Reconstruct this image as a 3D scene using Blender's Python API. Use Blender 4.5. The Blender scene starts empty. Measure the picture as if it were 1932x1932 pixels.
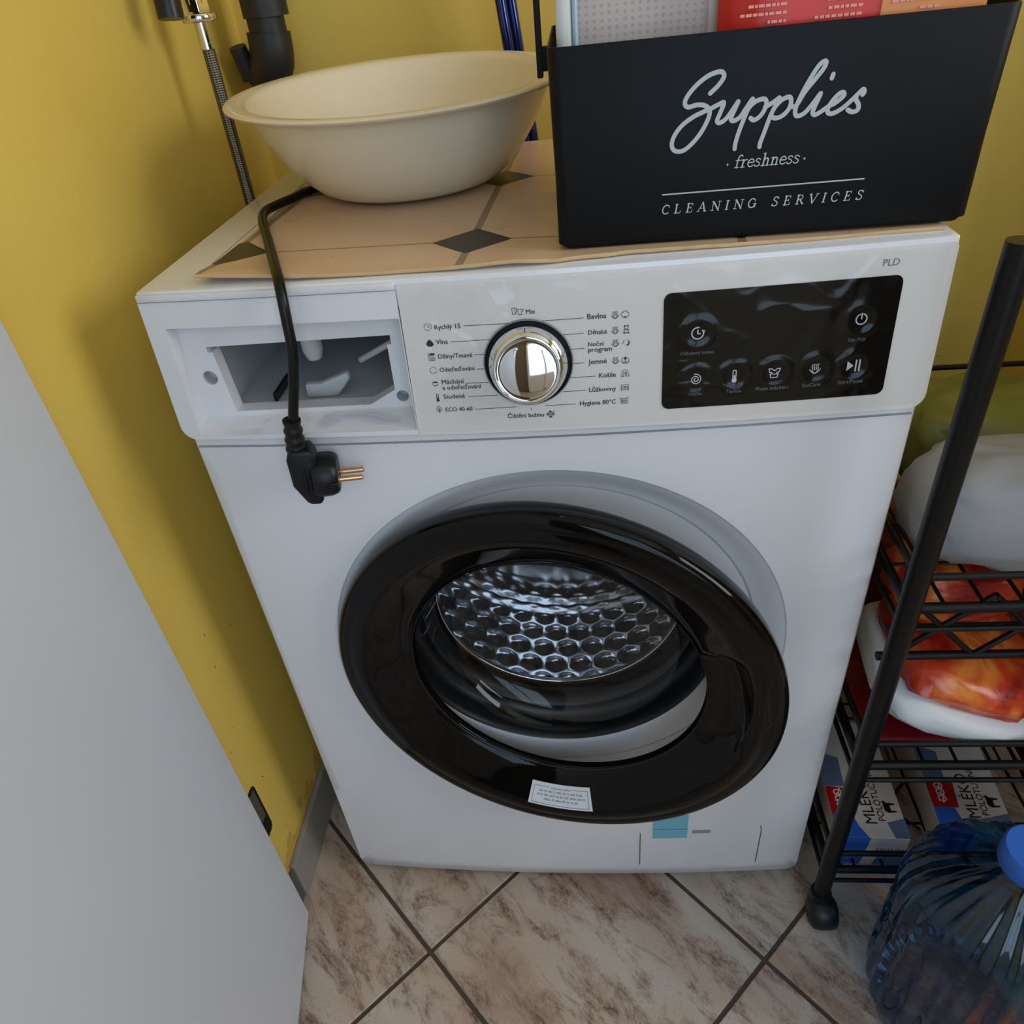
import bpy, bmesh, math, random
from mathutils import Vector, Matrix, noise
random.seed(7)
S = bpy.context.scene
C = S.collection
PI = math.pi

# ------------------------------------------------------------------ camera
cam_d = bpy.data.cameras.new('camera')
cam_d.sensor_width = 36.0
cam_d.lens = 1411.07 / 1932.0 * 36.0
cam_d.clip_start = 0.02
cam = bpy.data.objects.new('camera', cam_d)
C.objects.link(cam)
cam.location = (0.3375, -0.5367, 1.0281)
cam.rotation_euler = (math.radians(53.489), math.radians(5.144), math.radians(3.441))
S.camera = cam

# ------------------------------------------------------------------ world, lights, exposure
S.view_settings.view_transform = 'Standard'
S.view_settings.look = 'None'
S.view_settings.gamma = 1.0
S.view_settings.use_curve_mapping = False
S.view_settings.exposure = 0.0
wd = bpy.data.worlds.new('world')
S.world = wd
wd.use_nodes = True
wn = wd.node_tree.nodes
wn['Background'].inputs[0].default_value = (0.62, 0.76, 1.0, 1)
wn['Background'].inputs[1].default_value = 1.0

def area(name, loc, rot, sx, sy, power, col):
    d = bpy.data.lights.new(name, 'AREA')
    d.shape = 'RECTANGLE'; d.size = sx; d.size_y = sy; d.energy = power; d.color = col
    o = bpy.data.objects.new(name, d)
    o.location = loc; o.rotation_euler = rot
    C.objects.link(o)
    return o
# daylight through the two openings (a window in the right wall, a glazed door behind the photographer)
area('window_daylight', (2.27, -0.62, 1.55), (0, math.radians(90), 0), 1.16, 0.96, 22, (0.94, 0.96, 1.0))
area('glazed_door_daylight', (0.71, -1.53, 1.32), (math.radians(90), 0, 0), 0.94, 1.46, 8.8, (0.58, 0.80, 1.0))

# ------------------------------------------------------------------ materials
def lin(c):
    return tuple(((v / 255) / 12.92 if v / 255 <= 0.04045 else ((v / 255 + 0.055) / 1.055) ** 2.4) for v in c) + (1.0,)

class NT:
    def __init__(s, name):
        s.m = bpy.data.materials.new(name); s.m.use_nodes = True
        s.t = s.m.node_tree; s.n = s.t.nodes; s.b = s.n['Principled BSDF']
    def new(s, t, **kw):
        n = s.n.new(t)
        for k, v in kw.items(): setattr(n, k, v)
        return n
    def link(s, a, b): s.t.links.new(a, b)
    def math(s, op, a, b=None, c=None):
        n = s.new('ShaderNodeMath', operation=op)
        for i, v in enumerate((a, b, c)):
            if v is None: continue
            if isinstance(v, (int, float)): n.inputs[i].default_value = v
            else: s.link(v, n.inputs[i])
        return n.outputs[0]
    def mix(s, f, a, b):
        n = s.new('ShaderNodeMix', data_type='RGBA')
        for i, v in ((0, f), (6, a), (7, b)):
            if isinstance(v, (int, float)): n.inputs[i].default_value = v
            elif isinstance(v, tuple): n.inputs[i].default_value = v
            else: s.link(v, n.inputs[i])
        return n.outputs[2]
    def ramp(s, f, stops):
        n = s.new('ShaderNodeValToRGB'); e = n.color_ramp.elements
        e[0].position, e[0].color = stops[0]; e[1].position, e[1].color = stops[1]
        for p, c in stops[2:]:
            x = e.new(p); x.color = c
        s.link(f, n.inputs[0]); return n.outputs[0]
    def noise(s, vec, scale, detail=3, rough=.55, dist=0):
        n = s.new('ShaderNodeTexNoise'); n.inputs['Scale'].default_value = scale
        n.inputs['Detail'].default_value = detail; n.inputs['Roughness'].default_value = rough
        n.inputs['Distortion'].default_value = dist
        if vec is not None: s.link(vec, n.inputs['Vector'])
        return n.outputs['Fac']
    def bump(s, h, strength, dist=.001):
        n = s.new('ShaderNodeBump'); n.inputs['Strength'].default_value = strength; n.inputs['Distance'].default_value = dist
        s.link(h, n.inputs['Height']); s.link(n.outputs[0], s.b.inputs['Normal'])

def M(name, col, rough=.4, metal=0., spec=.5, coat=0., var=.06, vscale=12., bump=None, trans=0., ior=1.45, alpha=1.):
    k = NT(name); b = k.b
    b.inputs['Roughness'].default_value = rough; b.inputs['Metallic'].default_value = metal
    b.inputs['Specular IOR Level'].default_value = spec; b.inputs['Coat Weight'].default_value = coat
    b.inputs['Coat Roughness'].default_value = .08
    b.inputs['Transmission Weight'].default_value = trans; b.inputs['IOR'].default_value = ior
    b.inputs['Alpha'].default_value = alpha
    c = lin(col)
    tc = k.new('ShaderNodeTexCoord')
    f = k.noise(tc.outputs['Object'], vscale, 3)
    k.link(k.mix(f, tuple(v * (1 - var) for v in c[:3]) + (1,), tuple(min(1, v * (1 + var)) for v in c[:3]) + (1,)), b.inputs['Base Color'])
    if bump: k.bump(k.noise(tc.outputs['Object'], bump[0], 4), bump[1])
    return k.m

MAT = {}
MAT['enamel'] = M('white_enamel', (226, 226, 228), .22, coat=.3, var=.015)
MAT['plastic_white'] = M('white_plastic', (222, 221, 222), .28, var=.015)
MAT['panel_white'] = M('warm_white_panel_plastic', (222, 217, 211), .25, var=.015)
MAT['plastic_inner'] = M('pale_grey_plastic', (196, 198, 198), .35, var=.03)
MAT['black_gloss'] = M('black_gloss_plastic', (7, 7, 8), .06, spec=.28, var=.1)
MAT['black_glass'] = M('black_display_glass', (6, 7, 8), .05, spec=.2, var=.1)
MAT['rubber'] = M('dark_grey_rubber', (20, 21, 24), .38, var=.1)
MAT['cord'] = M('black_cord_rubber', (10, 10, 11), .32, spec=.35, var=.1)
MAT['plug'] = M('black_plug_plastic', (13, 15, 18), .4, spec=.4, var=.1, bump=(400, .1))
MAT['chrome'] = M('chrome', (222, 224, 228), .05, 1., var=.01)
MAT['brass'] = M('brass_pin', (214, 170, 130), .22, 1., var=.03)
MAT['steel'] = M('drum_steel', (205, 206, 208), .16, 1., var=.04)
MAT['knob_dark'] = M('dark_grey_plastic', (24, 24, 26), .35, var=.08)
MAT['print'] = M('dark_print', (40, 40, 46), .5, var=.03)
MAT['print_grey'] = M('grey_print', (118, 118, 118), .5, var=.03)
MAT['print_light'] = M('light_print', (196, 196, 200), .5, var=.03)
MAT['print_dim'] = M('dim_print', (104, 106, 110), .5, var=.03)
MAT['bowl'] = M('cream_plastic', (230, 217, 190), .25, var=.02)
MAT['caddy'] = M('black_painted_metal', (12, 13, 15), .5, spec=.22, var=.08, bump=(300, .04))
MAT['caddy_print'] = M('grey_white_print', (186, 190, 190), .5, var=.02)
MAT['trolley'] = M('black_powder_coat', (9, 9, 10), .42, spec=.35, var=.1, bump=(500, .05))
MAT['caster'] = M('black_caster_plastic', (18, 20, 24), .4, var=.1)
MAT['tape'] = M('blue_tape', (118, 186, 204), .4, var=.03)
MAT['label'] = M('paper_label', (214, 218, 222), .35, var=.02)
MAT['groove'] = M('dark_seam', (70, 72, 76), .6, var=.05)
MAT['groove_soft'] = M('grey_seam', (150, 151, 154), .5, var=.05)
MAT['pole'] = M('blue_lacquered_metal', (18, 40, 110), .12, .6, coat=.6, var=.1)
MAT['pipe'] = M('dark_grey_pipe', (38, 36, 34), .5, var=.1)
MAT['door_white'] = M('white_door_paint', (204, 207, 212), .4, var=.015, bump=(30, .03))
MAT['dark_metal'] = M('dark_steel', (104, 98, 88), .4, .4, var=.1)
MAT['hole'] = M('dark_recess', (8, 8, 8), .7, var=.1)
MAT['skirting'] = M('grey_skirting_tile', (150, 144, 138), .35, var=.1, vscale=40)
MAT['grout'] = M('brown_grout', (78, 66, 56), .85, var=.25, vscale=9, bump=(300, .3))
MAT['wall_far'] = M('grey_brown_paint', (112, 104, 96), .7, var=.05)
MAT['cement'] = M('raw_cement', (98, 92, 86), .85, var=.15, vscale=80)
MAT['ceiling'] = M('white_ceiling', (235, 232, 224), .8, var=.02)
MAT['carton_white'] = M('carton_white', (214, 202, 190), .4, var=.03)
MAT['carton_blue'] = M('carton_blue', (48, 100, 190), .4, var=.08)
MAT['carton_grey'] = M('carton_slate', (96, 112, 140), .4, var=.08)
MAT['carton_red'] = M('carton_red', (178, 20, 26), .4, var=.06)
MAT['black_ink'] = M('black_ink', (16, 15, 15), .5, var=.02)
MAT['white_ink'] = M('white_ink', (232, 214, 208), .5, var=.02)
MAT['pack_red'] = M('red_film_pack', (216, 44, 30), .3, var=.05, bump=(25, .1))
MAT['pack_orange'] = M('orange_film_pack', (226, 140, 72), .3, var=.08)
MAT['pack_ink'] = M('pale_pack_print', (240, 160, 140), .5, var=.02)
MAT['bag_white'] = M('white_plastic_bag', (214, 218, 222), .4, var=.04, bump=(40, .3))
MAT['bag_grey'] = M('grey_cloth', (150, 150, 152), .8, var=.08, bump=(90, .4))
MAT['bag_olive'] = M('olive_packet', (112, 112, 48), .4, var=.15, bump=(40, .3))
MAT['bag_red'] = M('dark_red_packet', (128, 20, 28), .35, var=.15, bump=(30, .3))
MAT['card'] = M('brown_cardboard', (196, 138, 96), .8, var=.06, vscale=60)

def wall_mat():
    k = NT('yellow_wall_paint'); b = k.b
    geo = k.new('ShaderNodeNewGeometry'); pos = geo.outputs['Position']
    f = k.noise(pos, 5, 4); g = k.noise(pos, 38, 3)
    c = k.mix(f, lin((220, 186, 80)), lin((232, 204, 102)))
    # knocked and stained paint close to the floor
    sep = k.new('ShaderNodeSeparateXYZ'); k.link(pos, sep.inputs[0])
    low = k.math('LESS_THAN', k.math('ADD', sep.outputs[2], k.math('MULTIPLY', g, .16)), .175)
    c = k.mix(k.math('MULTIPLY', low, .55), c, lin((196, 140, 52)))
    chip = k.math('GREATER_THAN', k.noise(pos, 62, 2), .735)
    c = k.mix(k.math('MULTIPLY', chip, k.math('LESS_THAN', sep.outputs[2], .5)), c, lin((120, 84, 40)))
    k.link(c, b.inputs['Base Color']); b.inputs['Roughness'].default_value = .62
    k.bump(k.noise(pos, 55, 5), .25, .002)
    return k.m
MAT['wall'] = wall_mat()

def tile_mat():
    k = NT('stone_look_floor_tile'); b = k.b
    geo = k.new('ShaderNodeNewGeometry'); inf = k.new('ShaderNodeObjectInfo')
    mp = k.new('ShaderNodeMapping'); k.link(geo.outputs['Position'], mp.inputs[0])
    mp.vector_type = 'TEXTURE'; mp.inputs['Rotation'].default_value = (0, 0, math.radians(222)); mp.inputs['Scale'].default_value = (1, 2.7, 1)
    off = k.new('ShaderNodeCombineXYZ'); k.link(k.math('MULTIPLY', inf.outputs['Random'], 37.), off.inputs[0]); k.link(k.math('MULTIPLY', inf.outputs['Random'], 11.), off.inputs[1])
    add = k.new('ShaderNodeVectorMath', operation='ADD'); k.link(mp.outputs[0], add.inputs[0]); k.link(off.outputs[0], add.inputs[1])
    v = add.outputs[0]
    big = k.noise(v, 7, 3, .5); mid = k.noise(v, 26, 7, .7, .6); fine = k.noise(v, 240, 5, .75, 1.0); spk = k.noise(geo.outputs['Position'], 420, 3, .6, .5)
    c = k.ramp(big, [(.30, lin((164, 136, 114))), (.43, lin((190, 166, 146))), (.55, lin((196, 182, 166))), (.68, lin((176, 148, 126)))])
    stain = k.ramp(mid, [(.47, (0, 0, 0, 1)), (.64, (1, 1, 1, 1))])
    speck = k.ramp(fine, [(.46, (0, 0, 0, 1)), (.56, (1, 1, 1, 1))])
    c = k.mix(k.math('MULTIPLY', stain, .62), c, lin((136, 98, 72)))
    c = k.mix(k.math('MULTIPLY', k.math('MULTIPLY', stain, speck), .9), c, lin((84, 58, 44)))
    c = k.mix(k.math('MULTIPLY', k.ramp(spk, [(.56, (0, 0, 0, 1)), (.66, (1, 1, 1, 1))]), .32), c, lin((116, 96, 82)))
    c = k.mix(k.math('MULTIPLY', k.ramp(k.noise(v, 60, 5, .65), [(.52, (0, 0, 0, 1)), (.66, (1, 1, 1, 1))]), .40), c, lin((196, 182, 168)))
    k.link(c, b.inputs['Base Color']); b.inputs['Roughness'].default_value = .42
    k.bump(k.noise(v, 80, 5), .18, .001)
    return k.m
MAT['tile'] = tile_mat()

def vinyl_mat():
    # printed octagon-and-dot floor pattern on a vinyl offcut
    k = NT('printed_vinyl'); b = k.b
    geo = k.new('ShaderNodeNewGeometry')
    mp = k.new('ShaderNodeMapping', vector_type='POINT'); k.link(geo.outputs['Position'], mp.inputs[0])
    a = math.radians(3.0); cx, cy = .2537, .0622
    mp.inputs['Rotation'].default_value = (0, 0, a)
    mp.inputs['Location'].default_value = (-(cx * math.cos(a) - cy * math.sin(a)), -(cx * math.sin(a) + cy * math.cos(a)), 0)
    sep = k.new('ShaderNodeSeparateXYZ'); k.link(mp.outputs[0], sep.inputs[0])
    P = .202
    def cell(o):
        t = k.math('ADD', k.math('DIVIDE', o, P), 40.5)
        return k.math('MULTIPLY', k.math('ABSOLUTE', k.math('SUBTRACT', k.math('FRACT', t), .5)), P)
    fx, fy = cell(sep.outputs[0]), cell(sep.outputs[1])
    dia = k.math('LESS_THAN', k.math('ADD', fx, fy), .0325)
    line = k.math('MAXIMUM', k.math('LESS_THAN', fx, .0032), k.math('LESS_THAN', fy, .0014))
    n1 = k.noise(geo.outputs['Position'], 14, 4); n2 = k.noise(geo.outputs['Position'], 70, 4)
    c = k.mix(n1, lin((206, 170, 138)), lin((226, 196, 164)))
    c = k.mix(k.math('MULTIPLY', k.math('GREATER_THAN', n2, .68), .3), c, lin((150, 112, 84)))
    c = k.mix(k.math('MULTIPLY', line, .8), c, lin((128, 108, 88)))
    c = k.mix(dia, c, lin((46, 41, 38)))
    k.link(c, b.inputs['Base Color']); b.inputs['Roughness'].default_value = .32
    return k.m
MAT['vinyl'] = vinyl_mat()
MAT['vinyl_edge'] = M('vinyl_cut_edge', (206, 170, 122), .6, var=.06)

def weave_mat():
    k = NT('printed_cloth_pack'); b = k.b
    geo = k.new('ShaderNodeNewGeometry'); pos = geo.outputs['Position']
    sep = k.new('ShaderNodeSeparateXYZ'); k.link(pos, sep.inputs[0])
    sx = k.math('SINE', k.math('MULTIPLY', sep.outputs[0], 1250)); sz = k.math('SINE', k.math('MULTIPLY', sep.outputs[2], 1500))
    dots = k.math('GREATER_THAN', k.math('ADD', k.math('ADD', sx, sz), k.math('MULTIPLY', k.noise(pos, 260, 3), 3.4)), 2.6)
    base = k.mix(k.noise(pos, 25, 2), lin((200, 180, 170)), lin((214, 198, 188)))
    c = k.mix(k.math('MULTIPLY', dots, .34), base, lin((134, 120, 116)))
    k.link(c, b.inputs['Base Color']); b.inputs['Roughness'].default_value = .5
    return k.m
MAT['weave'] = weave_mat()
MAT['pack_white'] = M('white_film_pack', (214, 214, 204), .35, var=.03)
MAT['pack_blue'] = M('pale_blue_band', (176, 198, 206), .35, var=.03)

def hose_mat():
    k = NT('braided_steel'); b = k.b
    tc = k.new('ShaderNodeTexCoord'); sep = k.new('ShaderNodeSeparateXYZ'); k.link(tc.outputs['Object'], sep.inputs[0])
    ang = k.math('ARCTAN2', k.math('ADD', sep.outputs[1], -.335), k.math('ADD', sep.outputs[0], .03))
    a = k.math('SINE', k.math('ADD', k.math('MULTIPLY', sep.outputs[2], 1500), k.math('MULTIPLY', ang, 6)))
    c = k.math('SINE', k.math('SUBTRACT', k.math('MULTIPLY', sep.outputs[2], 1500), k.math('MULTIPLY', ang, 6)))
    h = k.math('MULTIPLY', a, c)
    k.link(k.mix(k.math('MULTIPLY_ADD', h, .5, .5), lin((52, 46, 40)), lin((150, 142, 130))), b.inputs['Base Color'])
    b.inputs['Metallic'].default_value = .85; b.inputs['Roughness'].default_value = .36
    k.bump(h, .5, .0006)
    return k.m
MAT['hose'] = hose_mat()

def clear_mat(name, tint, base, rough=.02, edge=.55):
    # thin clear sheet: straight transmission with a Fresnel-like gloss
    k = NT(name); n = k.n; n.remove(k.b)
    out = n['Material Output']
    tr = k.new('ShaderNodeBsdfTransparent'); tr.inputs[0].default_value = tint
    gl = k.new('ShaderNodeBsdfGlossy'); gl.inputs['Roughness'].default_value = rough; gl.inputs[0].default_value = (1, 1, 1, 1)
    lw = k.new('ShaderNodeLayerWeight'); lw.inputs[0].default_value = .5
    f = k.math('MINIMUM', k.math('ADD', k.math('MULTIPLY', k.math('POWER', lw.outputs['Facing'], 4.0), edge), base), 1.0)
    mx = k.new('ShaderNodeMixShader'); k.link(f, mx.inputs[0]); k.link(tr.outputs[0], mx.inputs[1]); k.link(gl.outputs[0], mx.inputs[2])
    k.link(mx.outputs[0], out.inputs[0])
    return k.m
MAT['glass'] = clear_mat('door_glass', (.88, .89, .90, 1), .026, .01, .7)
MAT['film'] = clear_mat('clear_protective_film', (.98, .98, .98, 1), .024, .10, .6)
MAT['water'] = clear_mat('water', (.97, .98, 1, 1), .06, .02, .8)
MAT['blue_pet'] = clear_mat('translucent_blue_plastic', (.10, .38, .58, 1), .05, .08, .6)

# ------------------------------------------------------------------ mesh helpers
class MB:
    def __init__(s, up=(0, -1, 0)): s.v = []; s.f = []; s.lift = 0; s.up = Vector(up)
    def add(s, vs, fs):
        o = len(s.v); s.v += [tuple(v) for v in vs]; s.f += [tuple(i + o for i in f) for f in fs]; return s
    def box(s, a, b):
        (x0, y0, z0), (x1, y1, z1) = a, b
        return s.add([(x0, y0, z0), (x1, y0, z0), (x1, y1, z0), (x0, y1, z0), (x0, y0, z1), (x1, y0, z1), (x1, y1, z1), (x0, y1, z1)],
                     [(0, 3, 2, 1), (4, 5, 6, 7), (0, 1, 5, 4), (1, 2, 6, 5), (2, 3, 7, 6), (3, 0, 4, 7)])
    def xf(s, M_):
        s.v = [tuple(M_ @ Vector(v)) for v in s.v]; return s
    def tube(s, pts, r, seg=12, caps=True):
        pts = [Vector(p) for p in pts]; n = len(pts)
        rr = r if isinstance(r, (list, tuple)) else [r] * n
        t0 = (pts[1] - pts[0]).normalized()
        u = t0.orthogonal().normalized(); vs = []; fs = []
        for i, p in enumerate(pts):
            t = (pts[min(i + 1, n - 1)] - pts[max(i - 1, 0)]).normalized()
            u = (u - t * u.dot(t)).normalized(); w = t.cross(u)
            for k in range(seg):
                a = 2 * PI * k / seg
                vs.append(p + (u * math.cos(a) + w * math.sin(a)) * rr[i])
        for i in range(n - 1):
            for k in range(seg):
                a, b = i * seg + k, i * seg + (k + 1) % seg
                fs.append((a, b, b + seg, a + seg))
        if caps:
            fs.append(tuple(range(seg))[::-1]); fs.append(tuple(range((n - 1) * seg, n * seg)))
        return s.add(vs, fs)
    def lathe(s, prof, O, A, U, V, seg=64, mod=None):
        O, A, U, V = Vector(O), Vector(A), Vector(U), Vector(V)
        vs = []; fs = []; n = len(prof)
        for k in range(seg):
            a = 2 * PI * k / seg
            for (r, d) in prof:
                if mod: r, d = mod(r, d, a)
                vs.append(O + (U * math.cos(a) + V * math.sin(a)) * r + A * d)
        for k in range(seg):
            k2 = (k + 1) % seg
            for i in range(n - 1):
                fs.append((k * n + i, k2 * n + i, k2 * n + i + 1, k * n + i + 1))
        return s.add(vs, fs)
    def prism(s, poly, mapf, t0, t1):
        # poly in 2D, mapf(u, v, t) gives the point
        n = len(poly)
        vs = [mapf(u, v, t0) for u, v in poly] + [mapf(u, v, t1) for u, v in poly]
        fs = [tuple(range(n))[::-1], tuple(range(n, 2 * n))] + [(i, (i + 1) % n, n + (i + 1) % n, n + i) for i in range(n)]
        return s.add(vs, fs)
    def _put(s, vs, fs):
        s.lift += 1; k = s.up * (s.lift * 6e-7)
        return s.add([Vector(v) + k for v in vs], fs)
    def ribbon(s, pts, w, mapf, cap=10):
        q = [pts[0]]
        for p in pts[1:]:
            if math.hypot(p[0] - q[-1][0], p[1] - q[-1][1]) > 1e-7: q.append(p)
        n = len(q)
        if n < 2: q = [q[0], (q[0][0] + w * .05, q[0][1])]; n = 2
        runs = [[q[0]]]
        for i in range(1, n):
            runs[-1].append(q[i])
            if i < n - 1:
                a0 = math.atan2(q[i][1] - q[i - 1][1], q[i][0] - q[i - 1][0]); a1 = math.atan2(q[i + 1][1] - q[i][1], q[i + 1][0] - q[i][0])
                if abs((a1 - a0 + PI) % (2 * PI) - PI) > .7: runs.append([q[i]])
        chunks = []
        for run in runs:
            c0 = 0
            while c0 < len(run) - 1: chunks.append(run[c0:c0 + 7]); c0 += 6
        for run in chunks:
            L = []; R = []; k = len(run)
            for i in range(k):
                (xa, ya), (xb, yb) = run[max(i - 1, 0)], run[min(i + 1, k - 1)]
                d = math.hypot(xb - xa, yb - ya) or 1; nx, ny = -(yb - ya) / d * w / 2, (xb - xa) / d * w / 2
                L.append(mapf(run[i][0] + nx, run[i][1] + ny)); R.append(mapf(run[i][0] - nx, run[i][1] - ny))
            s._put(L + R, [(i, k + i, k + i + 1, i + 1) for i in range(k - 1)])
        if cap:
            for (x, y) in [r[0] for r in (chunks if w > .002 else runs)] + [q[-1]]:
                s._put([mapf(x + math.cos(2 * PI * k / cap) * w / 2, y + math.sin(2 * PI * k / cap) * w / 2) for k in range(cap)], [tuple(range(cap))])
        return s
    def poly(s, pts, mapf):
        return s._put([mapf(x, y) for x, y in pts], [tuple(range(len(pts)))])
    def build(s, name, mat, parent=None, smooth=None, bevel=0, weld=True, seg=2, norm=True, label=None):
        bm = bmesh.new()
        vv = [bm.verts.new(v) for v in s.v]
        for f in s.f:
            if len(set(f)) > 2:
                try: bm.faces.new([vv[i] for i in f])
                except ValueError: pass
        if weld: bmesh.ops.remove_doubles(bm, verts=bm.verts, dist=1e-6)
        if norm: bmesh.ops.recalc_face_normals(bm, faces=bm.faces)
        if bevel:
            ed = [e for e in bm.edges if len(e.link_faces) == 2 and e.calc_face_angle(0) > .6]
            bmesh.ops.bevel(bm, geom=ed, offset=bevel, segments=seg, profile=.5, affect='EDGES', clamp_overlap=True)
        return finish(name, bm, mat, parent, smooth, label)

def finish(name, bm, mat, parent=None, smooth=None, label=None):
    me = bpy.data.meshes.new(name); bm.to_mesh(me); bm.free()
    me.materials.append(MAT[mat] if isinstance(mat, str) else mat)
    if smooth is not None:
        me.shade_smooth(); me.set_sharp_from_angle(angle=math.radians(smooth))
    o = bpy.data.objects.new(name, me); C.objects.link(o)
    if parent is not None:
        o.parent = parent; o.matrix_parent_inverse = Matrix.Translation(parent.location).inverted() if parent.type == 'EMPTY' else Matrix()
        if parent.type != 'EMPTY':
            o.matrix_parent_inverse = Matrix()
    if label: o['label'] = label
    return o

def thing(name, label, cat, loc, group=None):
    o = bpy.data.objects.new(name, None); o.location = loc; o.empty_display_size = .05
    C.objects.link(o); o['label'] = label; o['category'] = cat
    if group: o['group'] = group
    return o
def tag(o, label, cat, group=None):
    o['label'] = label; o['category'] = cat
    if group: o['group'] = group
    return o
def struct(o): o['kind'] = 'structure'; return o

def catmull(P, k=8):
    P = [Vector(p) for p in P]; Q = [P[0] * 2 - P[1]] + P + [P[-1] * 2 - P[-2]]; out = []
    for i in range(1, len(Q) - 2):
        a, b, c, d = Q[i - 1:i + 3]
        for j in range(k):
            t = j / k
            out.append(.5 * ((2 * b) + (c - a) * t + (2 * a - 5 * b + 4 * c - d) * t * t + (3 * b - a - 3 * c + d) * t ** 3))
    out.append(P[-1]); return out
def cat2(P, k=6): return [(p.x, p.y) for p in catmull([(x, y, 0) for x, y in P], k)]

def rrect(x0, z0, x1, z1, r, k=6):
    out = []
    for cx, cz, a0 in ((x1 - r, z1 - r, 0), (x0 + r, z1 - r, 90), (x0 + r, z0 + r, 180), (x1 - r, z0 + r, 270)):
        for j in range(k + 1):
            a = math.radians(a0 + 90 * j / k); out.append((cx + r * math.cos(a), cz + r * math.sin(a)))
    return out
def circle(cx, cz, r, k=24): return [(cx + r * math.cos(2 * PI * j / k), cz + r * math.sin(2 * PI * j / k)) for j in range(k)]

def curve_mesh(d):
    o = bpy.data.objects.new('tmp', d); C.objects.link(o)
    dg = bpy.context.evaluated_depsgraph_get()
    me = bpy.data.meshes.new_from_object(o.evaluated_get(dg))
    vs = [tuple(v.co[:2]) for v in me.vertices]; fs = [tuple(p.vertices) for p in me.polygons]
    bpy.data.objects.remove(o); bpy.data.meshes.remove(me); bpy.data.curves.remove(d)
    return vs, fs
def text2d(txt, width=None, size=None, x=0, z=0, bold=0.):
    d = bpy.data.curves.new('tmp', 'FONT'); d.body = txt; d.size = 1.0; d.resolution_u = 3; d.offset = bold
    vs, fs = curve_mesh(d)
    if not vs: return [], []
    x0 = min(v[0] for v in vs); x1 = max(v[0] for v in vs)
    k = width / (x1 - x0) if width else size
    return [(x + (a - x0) * k, z + b * k) for a, b in vs], fs
def fill2d(outer, holes=()):
    d = bpy.data.curves.new('tmp', 'CURVE'); d.dimensions = '2D'; d.fill_mode = 'BOTH'
    for L in [outer] + list(holes):
        sp = d.splines.new('POLY'); sp.points.add(len(L) - 1); sp.use_cyclic_u = True
        for p, (x, z) in zip(sp.points, L): p.co = (x, z, 0, 1)
    return curve_mesh(d)
def surf_plate(name, outer, holes, yf, thick, mat, parent, cuts=(), smooth=30, bevel=0):
    # a filled outline laid on the surface y = yf(x, z) and given thickness backwards
    vs, fs = fill2d(outer, holes)
    bm = bmesh.new(); vv = [bm.verts.new((x, 0, z)) for x, z in vs]
    for f in fs:
        try: bm.faces.new([vv[i] for i in f])
        except ValueError: pass
    bmesh.ops.remove_doubles(bm, verts=bm.verts, dist=1e-6)
    for ax, val in cuts:
        g = bm.verts[:] + bm.edges[:] + bm.faces[:]
        no = (1, 0, 0) if ax == 'x' else (0, 0, 1); co = (val, 0, 0) if ax == 'x' else (0, 0, val)
        bmesh.ops.bisect_plane(bm, geom=g, plane_co=co, plane_no=no, dist=1e-7)
    for v in bm.verts: v.co.y = yf(v.co.x, v.co.z)
    if thick:
        r = bmesh.ops.extrude_face_region(bm, geom=bm.faces[:])
        for v in [g for g in r['geom'] if isinstance(g, bmesh.types.BMVert)]: v.co.y += thick
        bmesh.ops.recalc_face_normals(bm, faces=bm.faces)
    return finish(name, bm, mat, parent, smooth)

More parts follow.
